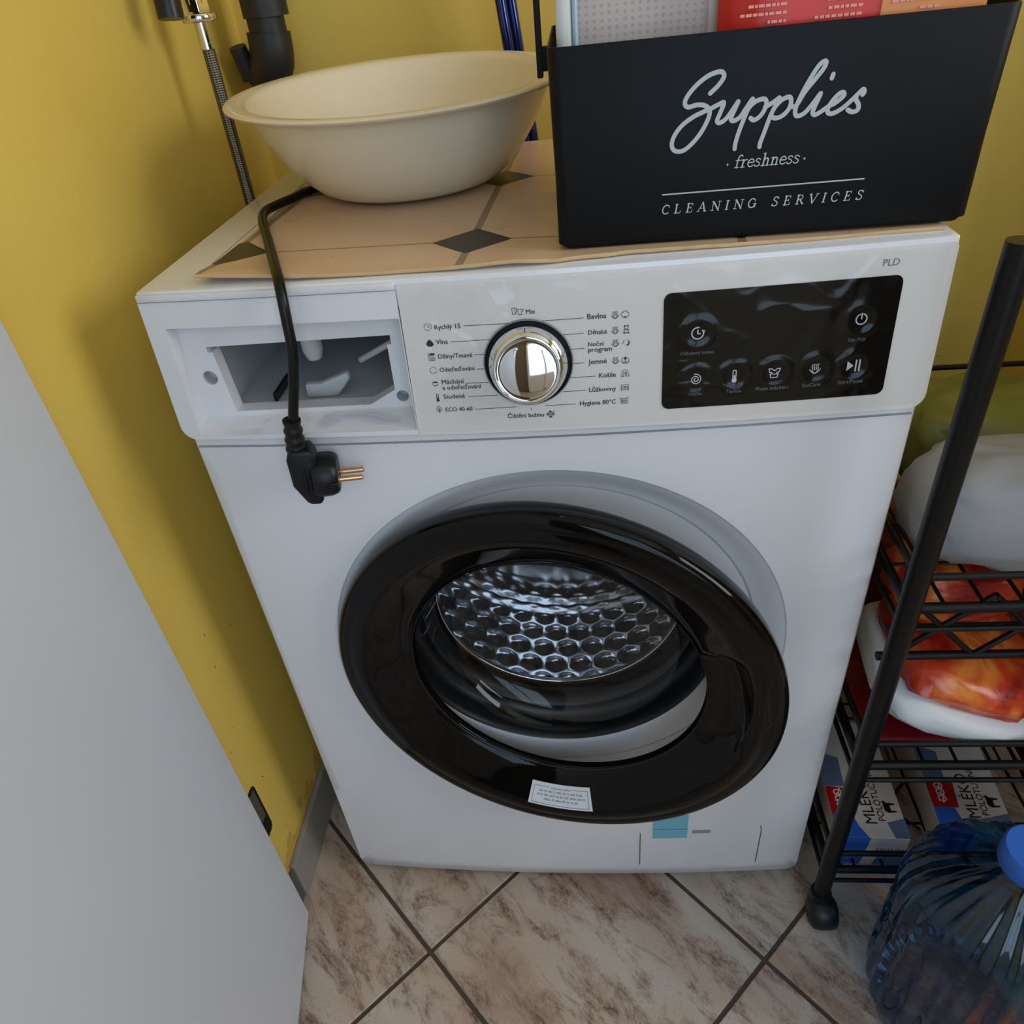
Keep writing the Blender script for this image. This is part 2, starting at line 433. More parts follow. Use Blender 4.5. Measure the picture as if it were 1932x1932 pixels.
# simple serif stroke lettering
TH, TN = .15, .07
def _arc(cx, cy, rx, ry, a0, a1, k=14): return [(cx + rx * math.cos(math.radians(a0 + (a1 - a0) * j / k)), cy + ry * math.sin(math.radians(a0 + (a1 - a0) * j / k))) for j in range(k + 1)]
_S = cat2([(.58, .8), (.48, .95), (.3, .99), (.14, .88), (.14, .7), (.32, .56), (.5, .44), (.58, .26), (.5, .07), (.3, 0), (.12, .07), (.06, .22)], 4)
GL = {
 'C': (.82, [(_arc(.44, .5, .38, .49, 48, 312), .12), ([(.7, .86), (.74, .68)], TN)]),
 'L': (.76, [([(.2, 0), (.2, 1)], TH), ([(.05, .02), (.66, .02)], TN), ([(.66, .02), (.7, .25)], TN), ([(.05, .98), (.36, .98)], TN)]),
 'E': (.78, [([(.2, 0), (.2, 1)], TH), ([(.05, .98), (.64, .98)], TN), ([(.64, .98), (.65, .78)], TN), ([(.2, .52), (.5, .52)], TN), ([(.5, .42), (.5, .62)], TN), ([(.05, .02), (.66, .02)], TN), ([(.66, .02), (.7, .24)], TN)]),
 'A': (.92, [([(.06, 0), (.44, 1)], TN), ([(.44, 1), (.8, 0)], TH), ([(.19, .36), (.62, .36)], TN), ([(-.04, .02), (.18, .02)], TN), ([(.64, .02), (.94, .02)], TN)]),
 'N': (.98, [([(.16, 0), (.16, 1)], TN), ([(.82, 0), (.82, 1)], TN), ([(.16, 1), (.82, 0)], TH), ([(.02, .02), (.32, .02)], TN), ([(.0, .98), (.18, .98)], TN), ([(.68, .98), (.96, .98)], TN)]),
 'I': (.42, [([(.2, 0), (.2, 1)], TH), ([(.05, .02), (.36, .02)], TN), ([(.05, .98), (.36, .98)], TN)]),
 'G': (.92, [(_arc(.44, .5, .38, .49, 50, 325), .12), ([(.76, .08), (.76, .42)], TH), ([(.58, .42), (.9, .42)], TN), ([(.7, .86), (.74, .68)], TN)]),
 'S': (.7, [(_S, .11), ([(.58, .8), (.6, .96)], TN), ([(.06, .22), (.04, .04)], TN)]),
 'R': (.88, [([(.2, 0), (.2, 1)], TH), (cat2([(.2, .98), (.45, .98), (.64, .88), (.66, .74), (.6, .58), (.42, .5), (.2, .5)], 4), .09), ([(.44, .5), (.76, .02)], TH), ([(.05, .02), (.36, .02)], TN), ([(.05, .98), (.3, .98)], TN), ([(.72, .02), (.9, .02)], TN)]),
 'V': (.86, [([(.06, 1), (.42, 0)], TH), ([(.42, 0), (.78, 1)], TN), ([(-.06, .98), (.22, .98)], TN), ([(.66, .98), (.92, .98)], TN)]),
 'f': (.42, [(cat2([(.5, .92), (.42, 1.0), (.3, .96), (.23, .8), (.2, .4), (.2, 0)], 4), .1), ([(.04, .6), (.42, .6)], TN), ([(.06, .02), (.36, .02)], TN)]),
 'r': (.5, [([(.2, 0), (.2, .62)], .12), (cat2([(.2, .42), (.32, .58), (.48, .6)], 4), .08), ([(.06, .02), (.36, .02)], TN), ([(.06, .6), (.2, .6)], TN)]),
 'e': (.56, [(cat2([(.08, .34), (.48, .36), (.46, .52), (.3, .63), (.12, .5), (.07, .3), (.14, .1), (.3, .0), (.5, .1)], 4), .09)]),
 's': (.48, [([(x * .68, y * .63) for x, y in _S], .085)]),
 'h': (.66, [([(.18, 0), (.18, 1)], .12), (cat2([(.18, .42), (.32, .6), (.46, .56), (.5, .36), (.5, 0)], 4), .11), ([(.04, .02), (.32, .02)], TN), ([(.38, .02), (.64, .02)], TN), ([(.04, .98), (.18, .98)], TN)]),
 'n': (.66, [([(.18, 0), (.18, .62)], .12), (cat2([(.18, .42), (.32, .6), (.46, .56), (.5, .36), (.5, 0)], 4), .11), ([(.04, .02), (.32, .02)], TN), ([(.38, .02), (.64, .02)], TN), ([(.04, .6), (.18, .6)], TN)]),
 ' ': (.62, []),
}
def serif(mb, txt, x0, z0, width, height, mapf, track=0., shear=.16):
    tot = sum(GL[c][0] + track for c in txt) - track
    k = width / (tot * height); x = 0
    for c in txt:
        for pts, w in GL[c][1]:
            mb.ribbon([(x0 + ((x + px) * k + py * shear) * height, z0 + py * height) for px, py in pts], w * height, mapf, 8)
        x += GL[c][0] + track

# ================================================================== the room
XL, YB, XR, YF, ZC = -.08, .56, 2.3, -1.5, 2.5
def wall(name, mb): return struct(mb.build(name, 'wall'))
wall('wall_left', MB().box((XL - .12, -.046, 0), (XL, YB + .12, ZC)).box((XL - .2, YF, 0), (XL - .07, -.046, ZC)))
wall('wall_back', MB().box((XL, YB, 0), (XR, YB + .12, ZC)))
wall('wall_right', MB().box((XR, YF, 0), (XR + .12, YB + .12, .95)).box((XR, YF, 2.15), (XR + .12, YB + .12, ZC)).box((XR, -.12, .95), (XR + .12, YB + .12, 2.15)).box((XR, YF, .95), (XR + .12, -1.12, 2.15)))
struct(MB().box((XL - .2, YF - .12, 2.1), (XR, YF, ZC)).box((XL - .2, YF - .12, 0), (.20, YF, 2.1)).box((1.22, YF - .12, 0), (XR, YF, 2.1)).build('wall_front', 'wall_far'))
# unseen half-height wall, added to block window light from the trolley
wall('wall_added_blocker', MB().box((.975, -.13, 0), (1.075, YB, 1.0)))
struct(MB().box((XL - .2, YF - .12, ZC), (XR + .12, YB + .12, ZC + .1)).build('ceiling', 'ceiling'))
def window(name, horiz, a0, a1, z0, z1, at):
    m = MB(); t = .05
    def bx(u0, u1, w0, w1):
        if horiz: m.box((u0, at - .05, w0), (u1, at, w1))
        else: m.box((at, u0, w0), (at + .05, u1, w1))
    bx(a0, a1, z0, z0 + t); bx(a0, a1, z1 - t, z1); bx(a0, a0 + t, z0, z1); bx(a1 - t, a1, z0, z1)
    mid = (a0 + a1) / 2; bx(mid - .03, mid + .03, z0, z1)
    return struct(m.build(name, 'plastic_white', bevel=.004))
window('window_1', False, -1.12, -.12, .95, 2.15, XR + .03)
window('door_2', True, .20, 1.22, .0, 2.1, YF + .03)
struct(MB().box((.24, YF - .03, .04), (1.18, YF + .01, .58)).build('trim_2', 'plastic_white', bevel=.004))  # unseen lower door panel, added to keep daylight reflections off the display

# tiled floor: 30 cm tiles laid on the diagonal
floor = struct(MB().box((XL - .2, YF - .12, -.06), (XR + .12, YB + .12, -.0025)).build('floor', 'grout'))
hs = .3002 / 2 - .0026
tb = bmesh.new(); bmesh.ops.create_cube(tb, size=1, matrix=Matrix.Diagonal((hs * 2, hs * 2, .008, 1)))
bmesh.ops.bevel(tb, geom=[e for e in tb.edges], offset=.0012, segments=1, affect='EDGES')
tile0 = finish('tile', tb, 'tile'); tme = tile0.data; bpy.data.objects.remove(tile0)
hd = .2123
for i in range(-12, 14):
    for j in range(-12, 14):
        cx, cy = .324 + (i + j) * hd, -.1065 + (i - j) * hd
        if XL - .1 < cx < XR + .1 and YF - .1 < cy < YB + .1:
            o = bpy.data.objects.new('tile', tme); C.objects.link(o); o.parent = floor
            o.location = (cx, cy, -.004); o.rotation_euler = (0, 0, PI / 4)

# skirting along the left wall
bb = MB()
bb.box((XL, -.038, 0), (XL + .008, .33, .078))
struct(bb.build('baseboard_left', 'skirting', bevel=.0015))
bb = MB(); bb.box((XL, YB - .008, 0), (XR, YB, .078)); struct(bb.build('baseboard_back', 'skirting', bevel=.0015))

struct(MB().box((XL, -.0458, 0), (XL + .0025, -.0382, .070)).build('trim_3', 'cement'))
# slot cut in the end of the wall, with a metal strip inside
slot = MB().prism(rrect(-.052, .165, -.0275, .255, .008), lambda u, v, t: (XL + t, u, v), -.001, .0006)
slot_o = slot.build('trim_1', 'hole'); struct(slot_o)
MB().box((XL, -.050, .196), (XL + .0016, -.0325, .249)).build('metal_strip', 'dark_metal', slot_o, bevel=.0004)

# white door leaf, standing open against the wall
dd = Vector((.182, -.983, 0)).normalized(); dn = Vector((dd.y, -dd.x, 0))  # dn points to the wall
d0 = Vector((-.06, -.0664, .0137))
def dmap(u, v, t): return d0 + dd * u + dn * t + Vector((0, 0, v))
door = struct(MB().prism([(0, 0), (.74, 0), (.74, 1.97), (0, 1.97)], dmap, 0, .038).build('door_1', 'door_white', bevel=.0015))
hd_ = MB().prism(rrect(.66, .93, .70, 1.13, .01), dmap, -.006, 0)
hd_.tube([dmap(.68, 1.06, -.006), dmap(.68, 1.06, -.045), dmap(.66, 1.06, -.05), dmap(.56, 1.06, -.05)], .009, 12)
hd_.build('door_handle', 'chrome', door, smooth=40)

# ================================================================== washing machine
W, B = .597, .0107
def bow(x): return -B * (1 - ((x - W / 2) / (W / 2)) ** 2)
def pan(x, z): return bow(x) - .010 * min(1, max(0, (.85 - z) / .13))
wm = thing('washing_machine', 'white front-loading washing machine with black porthole door ajar and empty detergent drawer slot', 'washing machine', (W / 2, .22, 0))
D = .45
# cabinet sides, back, base
cab = MB()
cab.box((.0015, .012, .02), (.004, D, .835)).box((W - .004, .012, .02), (W - .0015, D, .835)).box((.0015, D - .004, .02), (W - .0015, D, .835)).box((.0015, .03, .02), (W - .0015, D, .03))
cab.build('cabinet', 'enamel', wm)
for fx in (.05, W - .05):
    for fy in (.06, D - .06):
        MB().lathe([(0, 0), (.018, 0), (.02, .004), (.02, .012), (.008, .014), (.008, .022), (0, .022)], (fx, fy, 0), (0, 0, 1), (1, 0, 0), (0, 1, 0), 20).build('foot', 'rubber', wm, smooth=30)

# front plate with dished door recess
DC = Vector((.3008, 0, .4535)); RO = .2270
ZB, ZT = .0177, .728
fp = MB(); N = 192; NR = 10
prof_in = [(RO, 0), (RO - .0008, .0012), (RO - .0022, .0022), (RO - .006, .0040), (RO - .011, .0076), (RO - .017, .0118), (RO - .023, .0150), (RO - .0275, .0162), (RO - .0278, .0200), (RO - .0292, .0200), (RO - .0295, .0158), (RO - .036, .0164), (RO - .046, .0172), (.172, .0178), (.166, .0190), (.1635, .0225)]
def border(a):
    # ray from the door centre to the rounded plate outline
    dx, dz = math.cos(a), math.sin(a); t = 9
    if dx > 1e-9: t = min(t, (W - DC.x) / dx)
    if dx < -1e-9: t = min(t, -DC.x / dx)
    if dz > 1e-9: t = min(t, (ZT - DC.z) / dz)
    if dz < -1e-9: t = min(t, (ZB - DC.z) / dz)
    x, z = DC.x + dx * t, DC.z + dz * t
    r = .014
    for cx, sx in ((r, -1), (W - r, 1)):
        if (x - cx) * sx > 0 and z < ZB + r:
            v = Vector((x - cx, z - ZB - r)); 
            if v.length > r: v = v.normalized() * r
            x, z = cx + v.x, ZB + r + v.y
    return x, z
angs = sorted(set([2 * PI * k / N for k in range(N)] + [math.atan2(z - DC.z, x - DC.x) % (2 * PI) for x, z in ((0, ZT), (W, ZT))] + [math.atan2(ZB - DC.z + q1, (0 if s < 0 else W) - s * -0 - DC.x + q2) % (2 * PI) for s in (-1, 1) for q1, q2 in ((0, 0), (.007, 0), (.014, 0), (0, .007 * -s), (0, .014 * -s))]))
rings = []
for a in angs:
    bx_, bz_ = border(a); col = []
    # wrap-round edge behind the outline
    ex = .006
    sx = (bx_ - DC.x); 
    col.append((bx_, .013, bz_)); col.append((bx_, bow(bx_) + .0035, bz_))
    for k in range(NR + 1):
        f = k / NR
        x0, z0 = DC.x + math.cos(a) * RO, DC.z + math.sin(a) * RO
        x, z = bx_ + (x0 - bx_) * f, bz_ + (z0 - bz_) * f
        if k == 0:
            L = math.hypot(x0 - bx_, z0 - bz_); q = min(.0035 / max(L, 1e-6), .5)
            x, z = bx_ + (x0 - bx_) * q, bz_ + (z0 - bz_) * q
        col.append((x, bow(x), z))
    for r, d in prof_in[1:]:
        x, z = DC.x + math.cos(a) * r, DC.z + math.sin(a) * r
        k = max(0, (r - .19) / (RO - .19))
        col.append((x, bow(x) * k - .0085 * (1 - k) + d, z))
    rings.append(col)
n = len(rings[0]); K = len(rings)
fp.add([p for c in rings for p in c], [(k * n + i, ((k + 1) % K) * n + i, ((k + 1) % K) * n + i + 1, k * n + i + 1) for k in range(K) for i in range(n - 1)])
fp.build('front_plate', 'enamel', wm, smooth=50)
# rolled top lip of the front plate under the panel (seam line)
m = MB(); P1 = []
for k in range(33):
    x = .004 + (W - .008) * k / 32
    P1.append((x, bow(x) - .0003, .7135))
m.tube(P1, .0009, 6); m.build('seam', 'groove_soft', wm, smooth=60)

# rubber door gasket, drum
def RZ(O): return dict(O=O, A=(0, 1, 0), U=(1, 0, 0), V=(0, 0, 1))
gk = [(.1655, .010), (.163, .012), (.161, .020), (.164, .030), (.166, .040), (.160, .047), (.152, .048), (.1475, .044), (.144, .046), (.141, .054), (.138, .062), (.140, .066), (.150, .070)]
MB().lathe(gk, **RZ((DC.x, 0, DC.z)), seg=96).build('door_gasket', 'rubber', wm, smooth=60)
drum_c = (DC.x, 0, DC.z + .004)
RD, Y0, Y1 = .232, .078, .305
dm = MB(); NA, NY = 504, 76
def bumpf(s, t):
    # staggered pillow relief
    cw = 2 * PI * RD / 42; ch = .0300
    r = math.floor(t / ch); u = s / cw + (.5 if r % 2 else 0)
    fu = (u - math.floor(u)) - .5; fv = t / ch - r - .5
    q = min(1, math.hypot(fu, fv) * 1.75)
    return .0052 * (math.cos(q * PI) * .5 + .5)
vs = []
for i in range(NA):
    a = 2 * PI * i / NA
    for j in range(NY + 1):
        t = (Y1 - Y0) * j / NY
        r = RD - bumpf(a * RD, t) * min(1, j / 4, (NY - j) / 4)
        vs.append((drum_c[0] + r * math.cos(a), Y0 + t, drum_c[2] + r * math.sin(a)))
dm.add(vs, [(i * (NY + 1) + j, ((i + 1) % NA) * (NY + 1) + j, ((i + 1) % NA) * (NY + 1) + j + 1, i * (NY + 1) + j + 1) for i in range(NA) for j in range(NY)])
drum = dm.build('drum', 'steel', wm, smooth=60)
MB().lathe([(.140, .071), (.137, .069), (.1355, .072), (.138, .076), (.160, .076), (.2, .074), (RD, .080)], **RZ(drum_c), seg=96).build('drum_lip', 'steel', drum, smooth=60)
MB().lathe([(.1372, .0680), (.1358, .0672), (.1346, .0682), (.1346, .0700), (.1358, .0710), (.1372, .0700), (.1372, .0680)], **RZ(drum_c), seg=128).build('lip_edge', 'chrome', drum, smooth=70)
def backmod(r, d, a): return r, d - (.010 * max(0, math.cos(3 * a + .6)) ** 2 if .05 < r < .2 else 0)
MB().lathe([(RD, .300), (.226, .303), (.215, .301), (.205, .297), (.190, .2955), (.17, .293), (.14, .2945), (.11, .289), (.08, .291), (.06, .284), (.03, .284), (.0, .284)], **RZ(drum_c), seg=120, mod=backmod).build('drum_back', 'steel', drum, smooth=60)
for a in (math.radians(262), math.radians(22), math.radians(142)):
    mp = lambda u, v, t: (drum_c[0] + (RD - v) * math.cos(a) - u * math.sin(a), t, drum_c[2] + (RD - v) * math.sin(a) + u * math.cos(a))
    if abs(a - math.radians(262)) < .01: continue
    MB().prism([(-.03, -.004), (.03, -.004), (.012, .035), (.006, .042), (-.006, .042), (-.012, .035)], mp, .10, .28).build('lifter', 'steel', drum, smooth=30, bevel=.004)

# lid (top board) with a shallow rim line
bf = [(W * k / 24, bow(W * k / 24) + .0010) for k in range(25)]
lid = MB().prism([(0, D + .004)] + bf + [(W, D + .004)], lambda u, v, t: (u, v, t), .829, .85).build('lid', 'enamel', wm, bevel=.0018, smooth=40)
MB().box((.0385, .03, .8497), (.0395, D - .02, .8502)).build('rim_line', 'groove_soft', lid)
sf = [(.0004 + .2024 * k / 10, bow(.2024 * k / 10) - .0022) for k in range(11)]
MB().prism([(.0004, .004)] + sf + [(.2028, .004)], lambda u, v, t: (u, v, t), .8428, .8482).build('front_strip', 'plastic_white', wm, bevel=.0008, smooth=40)

# control panel, right-hand section
cutx = [('x', .03 * k) for k in range(1, 20)] + [('z', z) for z in (.74, .76, .78, .8, .82)]
outR = [(.2035, .7255), (W - .012, .7235)] + [(W - .012 + .0115 * math.sin(math.radians(t)), .7350 - .0115 * math.cos(math.radians(t))) for t in (15, 30, 45, 60, 75, 90)] + [(W - .0005, .8435), (W - .003, .8462), (.2045, .8462)]
cp = surf_plate('control_panel', outR, [], pan, .03, 'panel_white', wm, cutx, bevel=0)
# left section: frame around the detergent drawer recess
outL = [(.2033, .7260)] + [(.012 + .0125 * math.cos(math.radians(t)), .7380 + .0120 * math.sin(math.radians(t))) for t in (270, 255, 240, 225, 210, 195, 180)] + [(-.0004, .8420), (.2033, .8420)]
recO = [(.0155, .8215), (.2033 - .0006, .8215), (.2033 - .0006, .7300), (.0155, .7300)]
fl = surf_plate('drawer_surround', outL, [recO], pan, .020, 'plastic_white', wm, cutx)
recF = .010
op = [(.0355, .7992), (.0355, .7945), (.0395, .7945), (.0430, .7401), (.1600, .7400), (.1828, .7525), (.1838, .7920), (.1874, .7925), (.1874, .7999)]
bk_ = surf_plate('drawer_opening_plate', [(.008, .8275), (.2035, .8275), (.2035, .7250), (.008, .7250)], [op, circle(.0302, .7722, .0062), circle(.1883, .7463, .0052)], lambda x, z: recF, .014, 'plastic_white', wm)
# sloped reveals of the recess
m = MB()
m.add([(.0155, pan(.0155, .7300), .7300), (.2028, pan(.2028, .73), .7300), (.2028, recF, .7365), (.0120, recF, .7365)], [(0, 1, 2, 3)])
m.add([(.0155, pan(.0155, .73), .7300), (.0120, recF, .7365), (.0165, recF, .8171), (.0155, pan(.0155, .8215), .8215)], [(0, 1, 2, 3)])
m.add([(.0155, pan(.0155, .8215), .8215), (.0165, recF, .8171), (.2028, recF, .8171), (.2028, pan(.2028, .8215), .8215)], [(0, 1, 2, 3)])
m.add([(.2028, pan(.2028, .73), .7300), (.2028, recF, .7365), (.2028, recF, .8171), (.2028, pan(.2028, .8215), .8215)], [(0, 1, 2, 3)])
m.build('recess_reveal', 'plastic_white', wm)
for hx, hz, hr in ((.0302, .7722, .0062), (.1883, .7463, .0052)):
    MB().lathe([(hr, recF + .001), (hr * .95, recF + .012), (0, recF + .012)], **RZ((hx, 0, hz)), seg=24).build('screw_hole', 'plastic_inner', wm, smooth=40)
# drawer chamber behind the opening
m = MB(); x0, x1, z0, z1, ya, yb = .030, .197, .734, .804, recF + .0135, .33
for q in ([(x0, ya, z0), (x1, ya, z0), (x1, yb, z0), (x0, yb, z0)], [(x0, ya, z1), (x1, ya, z1), (x1, yb, z1), (x0, yb, z1)], [(x0, ya, z0), (x0, yb, z0), (x0, yb, z1), (x0, ya, z1)], [(x1, ya, z0), (x1, yb, z0), (x1, yb, z1), (x1, ya, z1)], [(x0, yb, z0), (x1, yb, z0), (x1, yb, z1), (x0, yb, z1)]):
    m.add(q, [(0, 1, 2, 3)])
ch = m.build('drawer_chamber', 'plastic_inner', wm)
MB().tube([(.1840, .030, .7860), (.1440, .060, .7580)], .0028, 12).build('drawer_rail', 'plastic_inner', ch, smooth=40)
MB().prism([(.0955, .7345), (.1235, .7345), (.1375, .7505), (.1360, .7570), (.1290, .7545), (.1103, .7478), (.0961, .7481)], lambda u, v, t: (u, t, v), .038, .048).build('chamber_rib', 'plastic_inner', ch, bevel=.0025, smooth=40)
MB().lathe([(.0090, 0), (.0088, .028), (.0060, .036), (0, .037)], (.1085, .047, .804), (0, 0, -1), (1, 0, 0), (0, 1, 0), 24).build('water_inlet', 'plastic_inner', ch, smooth=40)
MB().box((.0670, .034, .7345), (.0700, .075, .7430)).build('chamber_fin', 'knob_dark', ch, bevel=.001)

# display glass and its marks
dsp = surf_plate('display', rrect(.3968, .7378, .5628, .8272, .0055), [], lambda x, z: pan(x, z) - .0006, .002, 'black_glass', cp, [('x', .42 + .02 * k) for k in range(8)])
LAB = [('Mix',0.2975,0.8193,0.0067),('Bavlna',0.3418,0.8125,0.0138),('Dětské',0.3421,0.8008,0.0138),('Noční',0.3419,0.7919,0.0116),('program',0.3418,0.7875,0.0175),('Jemné',0.3415,0.778,0.0138),('Košile',0.3493,0.7668,0.0126),('Lůžkoviny',0.3415,0.7556,0.0204),('Hygiena 80°C',0.334,0.7448,0.0277),('Čištění bubnu',0.2771,0.7371,0.0284),('Rychlý 15',0.2286,0.8117,0.0194),('Vlna',0.228,0.8003,0.0091),('Džíny/Tmavé',0.2282,0.789,0.0261),('Odstřeďování',0.2279,0.7784,0.0272),('Máchání',0.2281,0.7682,0.0173),('a odstřeďování',0.2281,0.7636,0.0302),('Studené',0.2278,0.7561,0.0169),('ECO 40-60',0.2281,0.7452,0.0214)]
LIN = [[(0.2506,0.8133),(0.2843,0.8131),(0.2854,0.8115)],[(0.2392,0.8016),(0.2714,0.8018)],[(0.2562,0.7906),(0.2646,0.7904)],[(0.257,0.7792),(0.2624,0.7791)],[(0.247,0.7681),(0.2645,0.768)],[(0.2475,0.7571),(0.2704,0.7569)],[(0.2514,0.7461),(0.2842,0.7464)],[(0.2963,0.816),(0.2965,0.8128)],[(0.3389,0.8137),(0.3077,0.8134),(0.3072,0.8113)],[(0.3387,0.8022),(0.3215,0.802)],[(0.3389,0.7907),(0.3276,0.7906)],[(0.3387,0.7794),(0.3303,0.7793)],[(0.3465,0.7682),(0.3274,0.7682)],[(0.3388,0.7571),(0.321,0.7571)],[(0.3307,0.7463),(0.3074,0.7463)],[(0.2959,0.7447),(0.296,0.743)]]
pm = lambda x, z: (x, pan(x, z) - .00025, z)
dmk = lambda x, z: (x, pan(x, z) - .0009, z)
for t, x, z, w in LAB:
    m = MB(); vs, fs = text2d(t, w, x=x, z=z)
    for q, (sx, sz) in enumerate(((0, 0), (.00014, 0), (.00007, .0001))):
        m.add([(pm(x_ + sx, z_ + sz)[0], pm(x_, z_)[1] - q * 3e-6, z_ + sz) for x_, z_ in vs], fs)
    m.build('programme_lettering', 'print', cp, norm=False)
for L in LIN:
    m = MB(); Q = []
    for a, b in zip(L[:-1], L[1:]): Q += [(a[0] + (b[0] - a[0]) * i / 6, a[1] + (b[1] - a[1]) * i / 6) for i in range(6)]
    m.ribbon(Q + [L[-1]], .00042, pm, 6); m.build('programme_line', 'print', cp, norm=False)

def icon(m, kind, cx, cz, s, mp, w=.13):
    # s = half size; strokes in unit coordinates
    f = lambda u, v: mp(cx + u * s, cz + v * s)
    R = lambda pts, k=w: m.ribbon(pts, k, f, 8)
    F = lambda pts: m.poly(pts, f)
    A = lambda x, y, rx, ry, a0, a1, k=20: _arc(x, y, rx, ry, a0, a1, k)
    if kind == 'clock':
        R(A(0, 0, .9, .9, 100, 190)); R(A(0, 0, .9, .9, 210, 300)); R(A(0, 0, .9, .9, 320, 430)); R([(0, .5), (0, -.05), (.35, -.05)])
    elif kind == 'timer':
        R(A(0, 0, .95, .95, 80, 380), .2); R([(0, .5), (0, -.1), (.4, -.1)], .2); F([(.6, .55), (1.2, .4), (.85, 0)])
    elif kind == 'wool':
        F(cat2([(0, .95), (.4, .6), (.85, 0), (.9, -.5), (.5, -.85), (-.5, -.85), (-.9, -.5), (-.85, 0), (-.4, .6), (0, .95)], 4))
    elif kind == 'washer':
        R(rrect(-.8, -.95, .8, .95, .2, 3) + [(.8, 0)]); R([(-.8, .5), (.8, .5)]); F([(-.8, .5), (.8, .5), (.8, .9), (-.1, .9)]); R(A(0, -.25, .5, .5, 0, 360)); R(A(0, -.2, .25, .25, 180, 360))
    elif kind == 'spin':
        R(A(0, 0, .85, .85, 20, 120)); R(A(0, 0, .85, .85, 140, 240)); R(A(0, 0, .85, .85, 260, 350))
    elif kind == 'basin':
        R(A(0, .1, .85, .7, 200, 340)); R([(-.7, .1), (-.2, .3), (.2, .1), (.7, .3)]); F(A(0, .2, .75, .35, 0, 180)); R(A(0, -.1, .5, .6, 210, 330))
    elif kind == 'thermo':
        R([(-.25, -.4), (-.25, .9), (0, 1.05), (.25, .9), (.25, -.4)], .16); F(A(0, -.75, .42, .42, 0, 360)); R([(0, -.7), (0, .1)], .2)
    elif kind == 'leaf':
        R(cat2([(0, 1.05), (.55, .4), (.65, -.2), (0, -.7), (-.65, -.2), (-.55, .4), (0, 1.05)], 4)); R([(0, .4), (0, -1.05)]); R([(-.3, .2), (0, 0), (.3, .2)]); R([(-.3, -.15), (0, -.35), (.3, -.15)])
    elif kind == 'mix':
        R([(-1.5, -.7), (-1.5, .8), (-.8, .8), (-.8, -.7), (-1.5, -.7)]); R([(-.9, .7), (-.3, .7), (-.6, -.6)]); R([(-.3, .2), (.1, .5), (.5, .3), (.9, .5), (1.3, .2), (1.0, -.15), (.85, 0), (.85, -.85), (-.05, -.85), (-.05, 0), (-.3, .2)])
    elif kind == 'steam':
        for q in (-.5, -.17, .17, .5): R(cat2([(q, -.2), (q + .12, .1), (q - .08, .45), (q + .08, .9)], 3))
        R(cat2([(-.95, -.05), (-.5, -.6), (0, -.85), (.5, -.6), (.95, -.05)], 4)); R([(-.55, -.25), (0, -.9), (.55, -.25)])
    elif kind == 'cotton':
        R(A(-.45, 0, .5, .55, 90, 270)); R(A(.45, 0, .5, .55, -90, 90)); R(A(0, .4, .55, .5, 10, 170)); F([(-.5, -.8), (0, -.3), (.5, -.8), (.2, -.55), (0, -.9), (-.2, -.55)]); R([(-.5, -.8), (.5, -.8)])
    elif kind == 'bear':
        R(A(0, .5, .45, .4, 0, 360)); F(A(-.4, .9, .2, .2, 0, 360)); F(A(.4, .9, .2, .2, 0, 360)); R(A(0, -.35, .5, .5, 0, 360)); F(A(-.5, -.85, .25, .2, 0, 360)); F(A(.5, -.85, .25, .2, 0, 360)); R([(-.7, -.1), (.7, -.1)])
    elif kind == 'moon':
        F(A(.1, 0, .85, .85, -70, 90, 14) + [(.1, .85)] + A(-.15, .2, .8, .8, 60, -80, 14)); F(A(-.45, .5, .16, .16, 0, 360)); F(A(-.7, .05, .14, .14, 0, 360))
    elif kind == 'delic':
        R(A(-.45, 0, .4, .6, 40, 320)); R(A(.45, 0, .4, .6, -140, 140)); F(A(0, .5, .3, .4, 0, 360)); R([(0, .2), (0, -.7)]); R([(-.9, -.3), (-.5, -.8), (.5, -.8), (.9, -.3)])
    elif kind == 'shirt':
        R([(-.95, -.8), (-.7, .5), (-.3, .85), (.3, .85), (.7, .5), (.95, -.8), (.45, -.85), (.35, .3), (0, .1), (-.35, .3), (-.45, -.85), (-.95, -.8)]); R([(0, .1), (0, -.85)])
    elif kind == 'tee':
        R([(-1, .8), (-.5, .8), (0, .4), (.5, .8), (1, .8), (.8, .1), (.45, .1), (.45, -.2)], .16); R([(-1, .8), (-.8, .1), (-.45, .1), (-.45, -.2)], .16); R(cat2([(-.8, -.3), (-.4, -.15), (0, -.3), (.4, -.15), (.8, -.3)], 4), .14); R([(-.6, -.4), (-.6, -.85), (.6, -.85), (.6, -.4)], .16)
    elif kind == 'bed':
        R([(-.9, -.85), (-.9, .8), (.9, .8), (.9, -.85)]); R([(-.9, -.1), (.9, -.1)]); R([(-.9, -.55), (.9, -.55)]); R([(-.6, 0), (-.6, .35), (-.05, .35), (-.05, 0)]); R([(.05, 0), (.05, .35), (.6, .35), (.6, 0)])
    elif kind == 'hyg':
        R([(-.8, .5), (-.8, -.8), (.9, -.8), (.9, .6), (-.8, .5)]); R([(-1.05, .8), (-.8, .5)]); R([(.9, .6), (1.0, .95)])
        for q in (-.4, 0, .4): R([(q, -.8), (q, .5)])
        R([(-.8, -.2), (.9, -.15)])
    elif kind == 'flower':
        R(A(0, 0, .75, .75, 0, 360)); R([(-.7, 0), (.7, 0)]); R([(0, .7), (0, -.7)]); R(A(0, 0, .35, .75, 0, 360)); R([(.55, .3), (1.2, .9)]); F(A(0, .85, .25, .2, 0, 360)); F(A(0, -.85, .25, .2, 0, 360)); F(A(-.85, 0, .2, .25, 0, 360)); F(A(.85, 0, .2, .25, 0, 360))
    elif kind == 'power':
        R(A(0, 0, .9, .9, 110, 430), .22); R([(0, .05), (0, 1.0)], .22)
    elif kind == 'spiral':
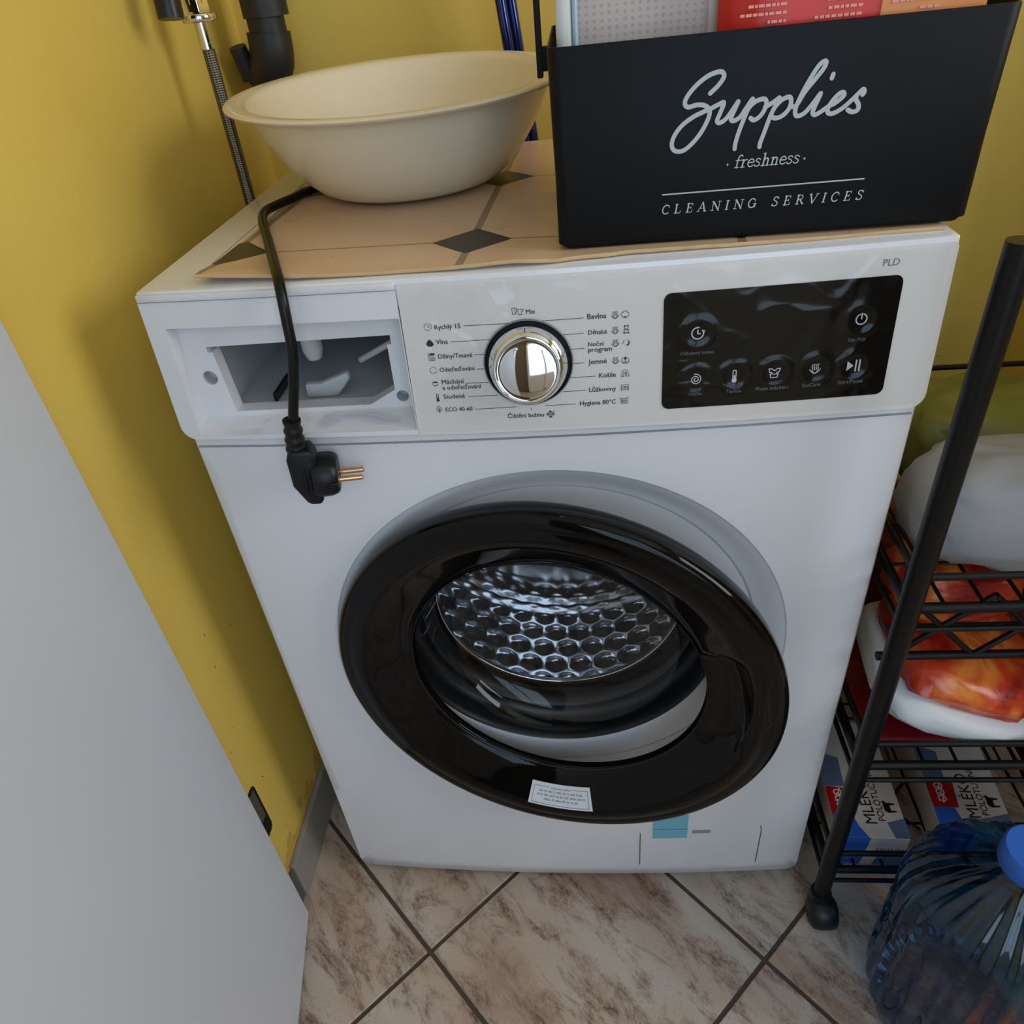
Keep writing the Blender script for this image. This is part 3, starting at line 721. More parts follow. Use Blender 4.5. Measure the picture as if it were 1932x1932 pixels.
        R([((.12 + .85 * t) * math.cos(t * 4.2 * PI + 1.2), (.12 + .85 * t) * math.sin(t * 4.2 * PI + 1.2)) for t in [q / 60 for q in range(61)]], .15)
    elif kind == 'play':
        F([(-1.0, .75), (-.1, 0), (-1.0, -.75)]); R([(.25, .8), (.25, -.8)], .22); R([(.75, .8), (.75, -.8)], .22)
ICO = {'clock': (0.2236, 0.814), 'wool': (0.2233, 0.8015), 'washer': (0.2232, 0.7905), 'spin': (0.223, 0.78), 'basin': (0.2229, 0.7691), 'thermo': (0.2232, 0.7573), 'leaf': (0.2231, 0.7472), 'mix': (0.292, 0.8218), 'steam1': (0.362, 0.8142), 'steam2': (0.3619, 0.8028), 'steam3': (0.362, 0.7931), 'steam4': (0.3619, 0.7797), 'cotton': (0.3692, 0.8142), 'bear': (0.37, 0.803), 'moon': (0.3696, 0.7929), 'delic': (0.3692, 0.7795), 'shirt': (0.369, 0.7691), 'bed': (0.3687, 0.7574), 'hyg': (0.3681, 0.7471), 'flower': (0.3108, 0.7388)}
for kx, (x, z) in ICO.items():
    m = MB(); icon(m, kx.rstrip('1234'), x, z, .0030, pm, .12); m.build('programme_symbol', 'print', cp, norm=False)
DICO = [('timer', .4217, .7967, .0045), ('power', .5379, .7978, .0042), ('spiral', .4217, .7608, .0045), ('thermo', .4505, .7614, .0045), ('tee', .4799, .7617, .0042), ('steam', .5097, .7624, .0042), ('play', .5381, .7626, .0052)]
for kx, x, z, s in DICO:
    m = MB(); icon(m, kx, x, z, s, dmk, .12); m.build('touch_symbol', 'print_light', cp, norm=False)
for t, x, z, w in [('Odložený konec',0.4097,0.7806,0.0248),('Zap./Vyp',0.5303,0.7817,0.0129),('Otáčky',0.4168,0.748,0.0104),('Teplota',0.4451,0.7481,0.0115),('Přidat máchání',0.4671,0.7482,0.0242),('SpaCare',0.5016,0.7485,0.0136),('Start/Pauza',0.5279,0.7488,0.0184)]:
    m = MB(); vs, fs = text2d(t, w, x=x, z=z); m.add([dmk(*v) for v in vs], fs); m.build('touch_lettering', 'print_dim', cp, norm=False)
m = MB(); vs, fs = text2d('PLD', .0112, x=.5468, z=.8340); m.add([pm(*v) for v in vs], fs); m.build('model_lettering', 'print_grey', cp, norm=False)

# protective film, wrinkled over the touch panel
m = MB(); nx, nz = 150, 62; fx0, fx1, fz0, fz1 = .2055, .5900, .7275, .8445
btn = [(x, z) for _, x, z, _ in DICO]
def filmh(x, z):
    p = Vector((x * 34, z * 40, .3)); r = 1 - abs(noise.noise(p)) * 2; r = max(0, r) ** 6
    amp = .30
    if x > .392: amp = .9
    if x < .285 and z > .795: amp = 2.6
    h = .0002 + .0011 * amp * r * (.5 + .5 * noise.noise(Vector((x * 14, z * 14, 5.)))) + .0004 * amp * (noise.noise(Vector((x * 60, z * 60, 9.))) + .5)
    for bx_, bz_ in btn:
        dq = math.hypot(x - bx_, z - bz_); h += .0010 * math.exp(-((dq - .0105) / .0022) ** 2)
    return max(.00015, h)
vs = []; 
for i in range(nx + 1):
    for j in range(nz + 1):
        x = fx0 + (fx1 - fx0) * i / nx; z = fz0 + (fz1 - fz0) * j / nz
        vs.append((x, pan(x, z) - .0010 - filmh(x, z), z))
fs = []
for i in range(nx):
    for j in range(nz):
        x = fx0 + (fx1 - fx0) * (i + .5) / nx; z = fz0 + (fz1 - fz0) * (j + .5) / nz
        if math.hypot(x - .2965, z - .782) < .034: continue
        fs.append((i * (nz + 1) + j, (i + 1) * (nz + 1) + j, (i + 1) * (nz + 1) + j + 1, i * (nz + 1) + j + 1))
m.add(vs, fs); m.build('protective_film', 'film', wm, smooth=80, label='clear wrinkled protective film on the control panel')

# programme knob
kc = (.2965, pan(.2965, .782), .782); KA = Vector((0, -1, .077)).normalized(); KV = Vector((0, .077, 1)).normalized()
kn = MB().lathe([(.0335, -.001), (.0335, .0014), (.0328, .0017), (.0322, .0012), (.0318, .0005), (0, .0005)], kc, KA, (1, 0, 0), KV, 72).build('knob_surround', 'hole', wm, smooth=30)
MB().lathe([(.0333, .0008), (.0340, .0012), (.0338, .0020), (.0331, .0020), (.0329, .0012)], kc, KA, (1, 0, 0), KV, 72).build('knob_bezel', 'print_grey', kn, smooth=50)
MB().lathe([(.0285, .0006), (.0290, .0020), (.0302, .0028), (.0302, .0058), (.0296, .0080), (.0288, .0105), (.0279, .0130), (.0268, .0152), (.0254, .0170), (.0244, .0180), (.0236, .0180), (.0230, .0172), (.0222, .0168), (.0190, .0178), (.0150, .0187), (.0100, .0194), (.005, .0198), (0, .0199)], kc, KA, (1, 0, 0), KV, 96, lambda r, d, a: (r, d - .11 * r * math.sin(a) * min(1, max(0, (.0290 - r) / .005)))).build('programme_knob', 'chrome', wm, smooth=60, label='round chrome programme knob')
MB().prism([(-.0003, .0262), (.0003, .0262), (.0003, .0296), (-.0003, .0296)], lambda u, v, t: Vector(kc) + Vector((1, 0, 0)) * u + KV * v + KA * t, .004, .0125).build('knob_pointer', 'knob_dark', kn)

# service flap, tape, slot at the bottom of the front plate
fm = lambda x, z: (x, bow(x) - .0005, z)
fm3 = lambda x, z, t: (x, bow(x) - t, z)
for L in ([(.3885, .120), (.3885, .045)], [(.5375, .129), (.5390, .126), (.5400, .117), (.5400, .044)]):
    MB().ribbon(L, .0011, fm, 8).build('flap_seam', 'groove', wm, norm=False)
MB().prism(rrect(.3892, .0345, .5392, .128, .004), fm3, -.002, .0004).build('service_flap', 'enamel', wm)
MB().ribbon([(.398, .0365), (.406, .0365)], .0012, lambda x, z: (x, bow(x) - .0007, z), 8).build('flap_lip', 'label', wm, norm=False)
MB().prism(rrect(.4535, .1180, .4765, .1250, .0015), fm3, -.001, .0006).build('flap_slot', 'groove_soft', wm)
MB().prism(rrect(.4045, .1085, .4475, .1600, .0008), fm3, .0003, .0008).build('tape', 'tape', wm, label='pale blue tape over the service flap')
MB().ribbon([(.4048, .1290), (.4472, .1290)], .0007, lambda x, z: (x, bow(x) - .0010, z), 4).build('tape_crease', 'carton_grey', wm, norm=False)

# ---- porthole door, hinged on the left and ajar
ph = .1645
De = Vector((math.cos(ph), -math.sin(ph), 0)); Dn = Vector((-math.sin(ph), -math.cos(ph), 0)); Dz = Vector((0, 0, 1))
Cb = Vector((.0821, .0115, .4403)) + De * .2182
dprof = [(.150, -.004), (.2100, -.004), (.2175, -.001), (.2212, .005), (.2232, .013), (.2236, .021), (.2222, .0262), (.2190, .0292), (.2150, .0302), (.2105, .0300), (.2085, .0296), (.2070, .0300), (.2020, .0312), (.1960, .0305), (.1900, .0280), (.1840, .0246), (.1780, .0212), (.1720, .0178), (.1660, .0144), (.1610, .0114), (.1570, .0086), (.1545, .0066), (.1535, .0048), (.1520, .0046), (.1505, .0020), (.150, -.004)]
def scoop(a):
    g = math.degrees(a); g = g - 360 if g > 180 else g
    up = min(1, max(0, (24 - g) / 4)); dn_ = min(1, max(0, (g + 34) / 16)); return up * dn_
def dmod(r, d, a):
    if r < .193 and d > .004:
        k = scoop(a) * min(1, max(0, (.193 - r) / .006)) * min(1, max(0, (r - .1515) / .003))
        d = d - k * min(.012, max(0, d - .0045) * .85)
    return r, d
dr = MB().lathe(dprof, Cb, Dn, De, Dz, 240, dmod).build('door_ring', 'black_gloss', wm, smooth=55, label='glossy black porthole door ring')
gp = [(.1512, .0030), (.1502, -.004), (.1480, -.016), (.1440, -.032), (.1380, -.050), (.1290, -.064), (.1150, -.072), (.090, -.076), (.05, -.078), (0, -.079)]
MB().lathe(gp, Cb, Dn, De, Dz, 128).build('door_glass', 'glass', wm, smooth=70, label='clear bowl-shaped door glass')
MB().lathe([(.1519, .0050), (.1512, .0058), (.1504, .0050), (.1512, .0040)] + [(.1519, .0050)], Cb, Dn, De, Dz, 128).build('door_seal_ring', 'rubber', dr, smooth=70)
def dsurf(r):
    P = dprof[9:]
    for (r0, d0_), (r1, d1_) in zip(P[:-1], P[1:]):
        if r1 <= r <= r0: return d1_ + (d0_ - d1_) * ((r - r1) / max(1e-9, r0 - r1))
    return .03
def lab(u, v, off=.0004):
    # u along the arc (radians from straight down), v radius
    a = -PI / 2 + u
    return Cb + De * (v * math.cos(a)) + Dz * (v * math.sin(a)) + Dn * (dsurf(v) + off)
LA, LB, R0, R1 = -.190, .200, .1685, .1935
def labr(s, t, off=.0004): return lab(LA + (LB - LA) * s, R1 + (R0 - R1) * t, off)
m = MB(); ns, nt = 24, 10
m.add([labr(i / ns, j / nt) for i in range(ns + 1) for j in range(nt + 1)], [(i * (nt + 1) + j, (i + 1) * (nt + 1) + j, (i + 1) * (nt + 1) + j + 1, i * (nt + 1) + j + 1) for i in range(ns) for j in range(nt)])
lb = m.build('warning_label', 'label', wm, smooth=60, label='white warning sticker')
m = MB(); lm = lambda s, t: labr(s, t, .0007)
for L in ([(.30, .84), (.05, .84), (.05, .1), (.95, .1), (.95, .84), (.70, .84)],):
    Q = []
    for a, b in zip(L[:-1], L[1:]): Q += [(a[0] + (b[0] - a[0]) * i / 8, a[1] + (b[1] - a[1]) * i / 8) for i in range(8)]
    Q.append(L[-1])
    for a, b in zip(Q[:-1], Q[1:]):
        A_, B_ = labr(*a, .0007), labr(*b, .0007); m.tube([A_, B_], .00022, 5)
vs, fs = text2d('Upozornění', 1.0)
m.add([lm(.33 + x * .34, .78 + y * .62) for x, y in vs], fs)
for row, (s0, s1) in enumerate(((.15, .86), (.12, .90), (.24, .78))):
    x = s0
    while x < s1:
        wdt = random.uniform(.03, .10); x2 = min(s1, x + wdt)
        for yy in (.03, .075): m.tube([lm(x, .60 - row * .17 + yy), lm(x2, .60 - row * .17 + yy)], .00025, 4)
        x = x2 + .022
lp = m.build('label_print', 'print_grey', lb, norm=False); lp['kind'] = 'stuff'

# ---- power cord with angled two-pin plug, draped over the lid edge
cpts = [(.150, .300, .8545), (.095, .290, .8560), (.0725, .262, .8575), (.0610, .232, .8580), (.0500, .200, .8585), (.0470, .176, .8590), (.0560, .143, .8590), (.0830, .078, .8590), (.1085, .016, .8592), (.1190, -.010, .8560), (.1225, -.021, .8450), (.1225, -.0245, .828), (.1215, -.0265, .809), (.1165, -.029, .783), (.1095, -.031, .756), (.1085, -.0315, .749)]
cordo = MB().tube(catmull(cpts, 8), .0041, 14).build('power_cord', 'cord', wm, smooth=60, label='black power cord draped over the lid')
py = -.0315
pt = Vector((.1070, py, .7500))
rel = MB(); rp = []; rr = []
for k in range(15):
    f = k / 14; rp.append((pt.x - .0035 * f, py, .752 - .0290 * f)); rr.append((.0068 + .0012 * f) * (1.06 if k % 4 < 2 else .93))
rel.tube(rp, rr, 18).build('strain_relief', 'plug', cordo, smooth=60)
# plug body: wedge grip plus round head, pins pointing right and slightly back
PT = Matrix.Translation((.1035, py, 0)) @ Matrix.Rotation(math.radians(13), 4, 'Z') @ Matrix.Translation((0, 0, .7000)) @ Matrix.Rotation(math.radians(4), 4, 'Y') @ Matrix.Translation((-.1035, -py, -.7000))
grip = [(.0965, .7275), (.1130, .7275), (.1165, .7200), (.1170, .6790), (.1150, .6750), (.1060, .6755), (.1030, .6785), (.0945, .6950), (.0935, .7200)]
MB().prism(grip, lambda u, v, t: (u, py + t, v), -.0110, .0105).xf(PT).build('plug_grip', 'plug', cordo, smooth=40, bevel=.003, seg=3)
hz = .6985
def headmod(r, d, a):
    s, c = math.sin(a), math.cos(a)
    if abs(c) > .86 and r > .012: r *= .93   # flats with earth contacts
    return r, d
MB().lathe([(0, .112), (.0180, .112), (.0190, .114), (.0190, .121), (.0186, .126), (.0172, .1300), (.0150, .1320), (0, .1322)], (0, py, hz), (1, 0, 0), (0, 0, 1), (0, 1, 0), 48, headmod).xf(PT).build('plug_head', 'plug', cordo, smooth=40)
for dy, dz in ((-.0090, -.0010), (.0090, -.0050)):
    MB().lathe([(0, .1315), (.0030, .1315), (.0030, .1325), (.0023, .1330), (.0023, .1500), (.0018, .1520), (0, .1525)], (0, py + dy, hz + dz), (1, 0, 0), (0, 0, 1), (0, 1, 0), 16).xf(PT).build('plug_pin', 'brass', cordo, smooth=50)
for k in range(3):
    MB().box((.1055 + .0035 * k, py - .0122, .6885), (.1068 + .0035 * k, py - .0105, .7140 - .002 * k)).xf(PT).build('grip_rib', 'plug', cordo, bevel=.0003)
m = MB().box((.1250, py - .0200, .6965), (.1315, py - .0150, .7005)); m.xf(PT).build('earth_contact', 'plug', cordo, bevel=.0005)

# ================================================================== things on the lid
# vinyl offcut
mt = MB(); x0, x1, nx, ny = .0480, .5900, 90, 40
YFT = [(.04, .0078), (.048, .0075), (.09, .0055), (.13, .0022), (.2, .0015), (.264, -.0015), (.30, -.0015), (.348, .0045), (.378, .0080), (.434, .0090), (.489, .0106), (.56, .0143), (.62, .016)]
def yfront(x):
    for (xa, ya), (xb, yb) in zip(YFT[:-1], YFT[1:]):
        if x <= xb: f = (x - xa) / (xb - xa); f = f * f * (3 - 2 * f); return ya + (yb - ya) * f
    return .016
def zlift(x, y): return .0005 + .0052 * math.exp(-((y - yfront(x)) / .030) ** 2) * (.55 + .45 * math.sin(x * 18 + 1.2)) + .0008 * math.exp(-((x - x0) / .03) ** 2)
def flatten(x): return 1 - min(1, max(0, (x - .29) / .03))
for top in (1, 0):
    vs = []
    for i in range(nx + 1):
        for j in range(ny + 1):
            x = x0 + (x1 - x0) * i / nx; f = (j / ny) ** 1.8; ya = yfront(x); y = ya + (.438 - ya) * f
            xx = x - (.002 * math.sin(y * 30) if i == 0 else 0)
            vs.append((xx, y, .8502 + zlift(x, y) * (.25 + .75 * flatten(x)) + .0015 * top))
    mt.add(vs, [(i * (ny + 1) + j, (i + 1) * (ny + 1) + j, (i + 1) * (ny + 1) + j + 1, i * (ny + 1) + j + 1) for i in range(nx) for j in range(ny)])
nn = (nx + 1) * (ny + 1)
for i in range(nx):
    a, b = i * (ny + 1), (i + 1) * (ny + 1); mt.f.append((a, b, b + nn, a + nn)); a += ny; b += ny; mt.f.append((a, b, b + nn, a + nn))
for j in range(ny):
    a, b = j, j + 1; mt.f.append((a, b, b + nn, a + nn)); k = nx * (ny + 1); mt.f.append((a + k, b + k, b + k + nn, a + k + nn))
mat_o = mt.build('vinyl_mat', 'vinyl', smooth=40)
tag(mat_o, 'beige vinyl offcut with dark diamond tile print lying on the machine lid', 'mat')
e = []
for i in range(nx * 2 + 1):
    x = x0 + (x1 - x0) * i / (nx * 2); y = yfront(x)
    e.append((x, y - .0004, .8502 + zlift(x, y) * (.25 + .75 * flatten(x)) + .0008))
MB().tube(e, .0016, 6).build('cut_edge', 'vinyl_edge', mat_o, smooth=60)

# basin
bn = Vector((.0054, -.0404, .9992)).normalized(); bu = Vector((0, 1, 0)).cross(bn).normalized(); bw = bn.cross(bu)
bp = [(0, 0), (.080, 0), (.0900, .0010), (.0966, .0045), (.1060, .0130), (.1180, .0270), (.1290, .0430), (.1375, .0590), (.1440, .0745), (.1462, .0790), (.1500, .0803), (.1590, .0815), (.1632, .0830), (.1642, .0848), (.1630, .0863), (.1590, .0868), (.1520, .0862), (.1455, .0850), (.1420, .0810), (.1350, .0600), (.1260, .0430), (.1150, .0275), (.1030, .0140), (.0930, .0070), (.0850, .0050), (0, .0045)]
bowl = MB().lathe(bp, (.1709, .2763, .8582), bn, bu, bw, 144).build('washing_up_bowl', 'bowl', smooth=60)
tag(bowl, 'round cream plastic basin with flared rim on the washing machine lid', 'basin')

# black metal caddy with white lettering
bx0, bx1, by0, by1, bz0, bz1 = .3215, .6080, .017, .207, .8538, .9805
cad = thing('supplies_caddy', 'black metal box lettered Supplies with raised handle standing on the lid', 'storage box', ((bx0 + bx1) / 2, .11, bz0))
m = MB(); o_ = rrect(bx0, by0, bx1, by1, .009, 6); i_ = rrect(bx0 + .0016, by0 + .0016, bx1 - .0016, by1 - .0016, .0075, 6); n = len(o_)
low = [(x + (.0025 if x < .33 else (-.0025 if x > .6 else 0)), y + (.0012 if y < .1 else -.0012)) for x, y in o_]
vs = [(x, y, bz0) for x, y in [((a - .4648) * .985 + .4648, (b - .112) * .975 + .112) for a, b in low]] + [(x, y, bz0 + .004) for x, y in low] + [(x, y, bz1 - .001) for x, y in o_] + [(x, y, bz1) for x, y in rrect(bx0 + .0005, by0 + .0005, bx1 - .0005, by1 - .0005, .0085, 6)] + [(x, y, bz1) for x, y in i_] + [(x, y, bz0 + .003) for x, y in i_]
fs = [tuple(range(n))[::-1], tuple(range(5 * n, 6 * n))]
for L in range(5):
    fs += [(L * n + i, L * n + (i + 1) % n, (L + 1) * n + (i + 1) % n, (L + 1) * n + i) for i in range(n)]
m.add(vs, fs); m.build('box_body', 'caddy', cad, smooth=40)
fy = lambda x, z: (x, by0 - .0003 + .0012 * (1 - (z - bz0) / (bz1 - bz0)), z)
fyl = lambda x, z: (fy(x, z)[0], fy(x, z)[1] - .0003, z)
SUP = [[(0.4252, 0.9471), (0.4301, 0.9513), (0.4332, 0.9557), (0.4321, 0.9584), (0.4287, 0.9587), (0.4229, 0.9569), (0.4163, 0.9525), (0.4109, 0.9467), (0.4094, 0.9425), (0.4117, 0.9403), (0.4169, 0.9411), (0.4213, 0.9407), (0.4249, 0.9384), (0.4256, 0.9352), (0.4241, 0.9305), (0.4205, 0.9242), (0.4154, 0.9184), (0.4102, 0.9146), (0.4057, 0.9141), (0.4027, 0.916), (0.402, 0.9198), (0.4039, 0.9247), (0.4086, 0.9301), (0.4155, 0.9344), (0.4215, 0.9367), (0.4262, 0.9383), (0.4309, 0.9402), (0.4343, 0.941), (0.4322, 0.9347), (0.4307, 0.9307), (0.4327, 0.9294), (0.4368, 0.9319), (0.4407, 0.9372), (0.4434, 0.9409), (0.4405, 0.934), (0.4397, 0.9308), (0.4418, 0.9299), (0.4455, 0.932), (0.4486, 0.9365), (0.4524, 0.9417), (0.4489, 0.9333), (0.4454, 0.923), (0.4438, 0.9165), (0.4435, 0.9128)],
 [(0.4482, 0.9318), (0.4503, 0.9364), (0.4543, 0.94), (0.4593, 0.9412), (0.4613, 0.939), (0.4605, 0.9348), (0.4578, 0.931), (0.4543, 0.9293), (0.4522, 0.9306)],
 [(0.4607, 0.9363), (0.4656, 0.9387), (0.4693, 0.9407), (0.4651, 0.932), (0.4619, 0.9217), (0.4599, 0.9153), (0.4597, 0.9128)],
 [(0.4645, 0.9296), (0.4665, 0.9351), (0.4707, 0.9395), (0.4752, 0.941), (0.4768, 0.9386), (0.476, 0.9343), (0.4726, 0.9306), (0.4684, 0.9293), (0.4653, 0.9304)],
 [(0.4767, 0.9358), (0.4802, 0.9355), (0.4847, 0.943), (0.4905, 0.9502), (0.4943, 0.9551), (0.4955, 0.9584), (0.4941, 0.9592), (0.4911, 0.9569), (0.4871, 0.9504), (0.4831, 0.9423), (0.4803, 0.9347), (0.4804, 0.9308), (0.4823, 0.9294), (0.4864, 0.9311), (0.4908, 0.9362), (0.4947, 0.9414), (0.4923, 0.9346), (0.4913, 0.9307), (0.4931, 0.9293), (0.4967, 0.931), (0.5006, 0.9335), (0.5046, 0.9351), (0.5091, 0.9387), (0.5089, 0.9407), (0.5063, 0.9403), (0.5027, 0.9365), (0.5005, 0.9323), (0.5012, 0.9297), (0.5042, 0.9292), (0.5094, 0.9316), (0.5146, 0.9359), (0.5182, 0.9395), (0.5207, 0.9416), (0.5217, 0.9401), (0.5209, 0.9386)],
 [(0.5176, 0.9387), (0.5172, 0.9364), (0.5195, 0.9327), (0.5192, 0.9298), (0.5159, 0.9291), (0.5132, 0.9305)],
 [(0.5008, 0.9516), (0.5003, 0.9495)]]
m = MB()
for L in SUP: m.ribbon(cat2(L, 7), .0028, fyl, 12)
m.build('script_lettering', 'caddy_print', cad, norm=False, label='white script lettering Supplies')
m = MB(); serif(m, 'freshness', .4439, .9008, .0427, .0077, fyl, .02)
for x in (.4397, .4900): m.ribbon([(x, .9030), (x, .9034)], .0011, fyl, 8)
m.build('small_lettering', 'caddy_print', cad, norm=False)
m = MB(); m.ribbon([(.3967, .8870), (.5313, .8873)], .0009, fyl, 6); m.build('rule_line', 'caddy_print', cad, norm=False)
m = MB(); serif(m, 'CLEANING SERVICES', .3964, .8739, .1358, .0060, fyl, .52); m.build('capital_lettering', 'caddy_print', cad, norm=False)
# swing handle
hx0, hx1, hy = .3142, .6155, .095
for hx, s in ((hx0, 1), (hx1, -1)):
    MB().prism(rrect(hy - .006, .9600, hy + .006, .9755, .003), lambda u, v, t: (hx + s * t, u, v), .002, .0078).build('handle_bracket', 'caddy', cad, bevel=.0006)
    MB().prism(rrect(hx - .0022, .9560, hx + .0022, 1.12, .001), lambda u, v, t: (u, hy + t, v), -.005, .005).build('handle_arm', 'caddy', cad, bevel=.0005)
MB().tube([(hx0, hy, 1.118), (hx1, hy, 1.118)], .007, 16).build('handle_grip', 'caddy', cad, smooth=40)

# packs standing in the caddy
def pack(mb, x0, x1, z0, z1, yc, t, n=14, nz=14):
    vs = []
    for s in (-1, 1):
        for i in range(n + 1):
            for j in range(nz + 1):
                u, v = i / n, j / nz
                b = (max(0, 1 - abs(2 * u - 1) ** 4) * max(0, 1 - abs(2 * v - 1) ** 6)) ** .5
                vs.append((x0 + (x1 - x0) * u, yc + s * (t / 2 * b + .0006), z0 + (z1 - z0) * v))
    k = (n + 1) * (nz + 1)
    for s in (0, 1):
        mb.f += [tuple(len(mb.v) + q + s * k for q in (i * (nz + 1) + j, (i + 1) * (nz + 1) + j, (i + 1) * (nz + 1) + j + 1, i * (nz + 1) + j + 1)) for i in range(n) for j in range(nz)]
    ed = [i * (nz + 1) for i in range(n + 1)] + [n * (nz + 1) + j for j in range(1, nz + 1)] + [i * (nz + 1) + nz for i in range(n - 1, -1, -1)] + [j for j in range(nz - 1, 0, -1)]
    o = len(mb.v); L = len(ed)
    mb.f += [(o + ed[i], o + ed[(i + 1) % L], o + ed[(i + 1) % L] + k, o + ed[i] + k) for i in range(L)]
    mb.v += vs
    return mb
pk = thing('cloth_pack', 'whitish pack of cleaning cloths with woven print in the black caddy', 'cloth pack', (.385, .07, bz0 + .004))
pack(MB(), .3285, .4440, bz0 + .004, 1.055, .072, .030).build('pack_body', 'weave', pk, smooth=60)
MB().prism([(.3275, bz0 + .006), (.3385, bz0 + .006), (.3385, 1.054), (.3275, 1.054)], lambda u, v, t: (u, .072 + t, v), -.0160, .0150).build('end_seal', 'pack_white', pk, bevel=.004, smooth=50)
MB().prism([(.3385, bz0 + .006), (.3425, bz0 + .006), (.3425, 1.054), (.3385, 1.054)], lambda u, v, t: (u, .072 + t, v), -.0158, .0150).build('blue_band', 'pack_blue', pk, bevel=.002, smooth=50)
MB().prism([(.4250, bz0 + .006), (.4445, bz0 + .006), (.4445, 1.054), (.4250, 1.054)], lambda u, v, t: (u, .072 + t, v), -.0140, .0140).build('end_seal', 'pack_white', pk, bevel=.004, smooth=50)
pr = thing('red_pack', 'red cleaning wipes pack with pale small print in the black caddy', 'wipes pack', (.51, .05, bz0 + .004))
pack(MB(), .4310, .5950, bz0 + .004, 1.050, .042, .030).build('pack_body', 'pack_red', pr, smooth=60)
MB().prism([(.5260, .900), (.5880, .900), (.5880, 1.03), (.5260, 1.03)], lambda u, v, t: (u, .042 + t, v), -.0168, -.0150).build('orange_panel', 'pack_orange', pr, bevel=.0006)
m = MB(); rnd = random.Random(3)
for col, (c0, c1, yy) in enumerate(((.4420, .4700, -.0166), (.4850, .5150, -.0168), (.5300, .5600, -.0172))):
    for k in range(14):
        z = .977 + .0044 * k
        w = rnd.uniform(.35, 1.0); xx = c1 - (c1 - c0) * w
        while xx < c1 - .001:
            l_ = rnd.uniform(.0015, .004); m.box((xx, .042 + yy - .0002, z), (min(c1, xx + l_), .042 + yy, z + .0016)); xx += l_ + .0007
m.build('small_print', 'pack_ink', pr, norm=False)['kind'] = 'stuff'

# ================================================================== water supply, drain and poles in the back corner
tp = thing('water_tap', 'chrome wall tap valve with dark lever above the braided hose', 'tap', (XL, .335, 1.03))
MB().tube([(XL, .335, 1.060), (-.030, .335, 1.060)], .011, 18).tube([(-.030, .335, 1.075), (-.030, .335, 1.020)], .0115, 18).build('valve_body', 'chrome', tp, smooth=40)
MB().lathe([(.0, 1.028), (.0120, 1.028), (.0130, 1.026), (.0130, 1.014), (.0120, 1.012), (0, 1.012)], (-.030, .335, 0), (0, 0, 1), (1, 0, 0), (0, 1, 0), 6).build('hex_nut', 'chrome', tp, bevel=.0008)
MB().lathe([(0, 1.0115), (.0165, 1.0115), (.0172, 1.010), (.0172, 1.0065), (.0160, 1.005), (0, 1.005)], (-.030, .335, 0), (0, 0, 1), (1, 0, 0), (0, 1, 0), 24).build('flange_nut', 'chrome', tp, smooth=40)
lv = MB().tube(catmull([(-.030, .335, 1.080), (-.034, .316, 1.076), (-.037, .296, 1.050), (-.037, .289, 1.022), (-.037, .287, 1.011)], 8), [.006 + .006 * min(1, k / 16) for k in range(33)], 14)
lv.build('lever', 'knob_dark', tp, smooth=50)
MB().lathe([(0, XL + .0005), (.024, XL + .0005), (.024, XL + .003), (.018, XL + .007), (0, XL + .007)], (0, .335, 1.060), (1, 0, 0), (0, 1, 0), (0, 0, 1), 32).build('wall_flange', 'chrome', tp, smooth=40)
hs_ = thing('supply_hose', 'braided steel supply hose running down between wall and lid', 'hose', (-.03, .335, .75))
MB().tube([(-.030, .335, 1.006), (-.030, .335, .983)], .0072, 18).tube([(-.030, .335, .987), (-.030, .335, .982)], .0078, 18).build('ferrule', 'chrome', hs_, smooth=40)
MB().tube(catmull([(-.030, .335, .984), (-.0302, .3345, .93), (-.0302, .334, .87), (-.030, .334, .80), (-.028, .35, .70), (-.024, .40, .62), (-.02, .47, .58)], 10), .0063, 18).build('braided_tube', 'hose', hs_, smooth=60)

dp = thing('drain_pipe', 'dark grey plastic drain trap on the wall behind the basin', 'drain pipe', (-.008, .50, .94))
Yp = .475
MB().tube([(-.010, Yp, 1.20), (-.010, Yp, 1.000)], .0260, 24).build('collar', 'pipe', dp, smooth=40)
MB().tube([(-.012, Yp, 1.002), (-.012, Yp, .975)] , .0215, 24).build('pipe_neck', 'pipe', dp, smooth=40)
MB().tube(catmull([(-.012, Yp, .985), (-.014, Yp, .962), (-.022, Yp + .006, .948), (-.034, Yp + .02, .946), (-.040, Yp + .05, .950), (-.041, YB - .001, .951)], 8), .0250, 24).build('elbow', 'pipe', dp, smooth=50)
MB().tube([(-.052, Yp - .004, .974), (-.048, Yp + .004, .940)], .0100, 16).build('nozzle', 'pipe', dp, smooth=50)

for k, (xa, xb, lab_) in enumerate(((.2593, .2742, 'left of two blue metal poles leaning behind the basin'), (.2700, .2850, 'right of two blue metal poles leaning behind the basin'))):
    t = thing('mop_pole', lab_, 'pole', (xb + .16, .500 + .02 * k, 0), 'blue poles behind the machine')
    top = Vector((xa, .490 + .012 * k, .99)); bot = Vector((xb, .490 + .012 * k, .849)); dv = (top - bot).normalized()
    p0 = bot - dv * (bot.z / dv.z); p1 = bot + dv * .62
    MB().tube([p0, p0 + dv * .08, p1 - dv * .05, p1], .0064, 20).build('tube', 'pole', t, smooth=50)
    MB().tube([p1 - dv * .05, p1 - dv * .02, p1 + dv * .005], [.0074, .0078, .0066], 20).build('end_cap', 'knob_dark', t, smooth=50)

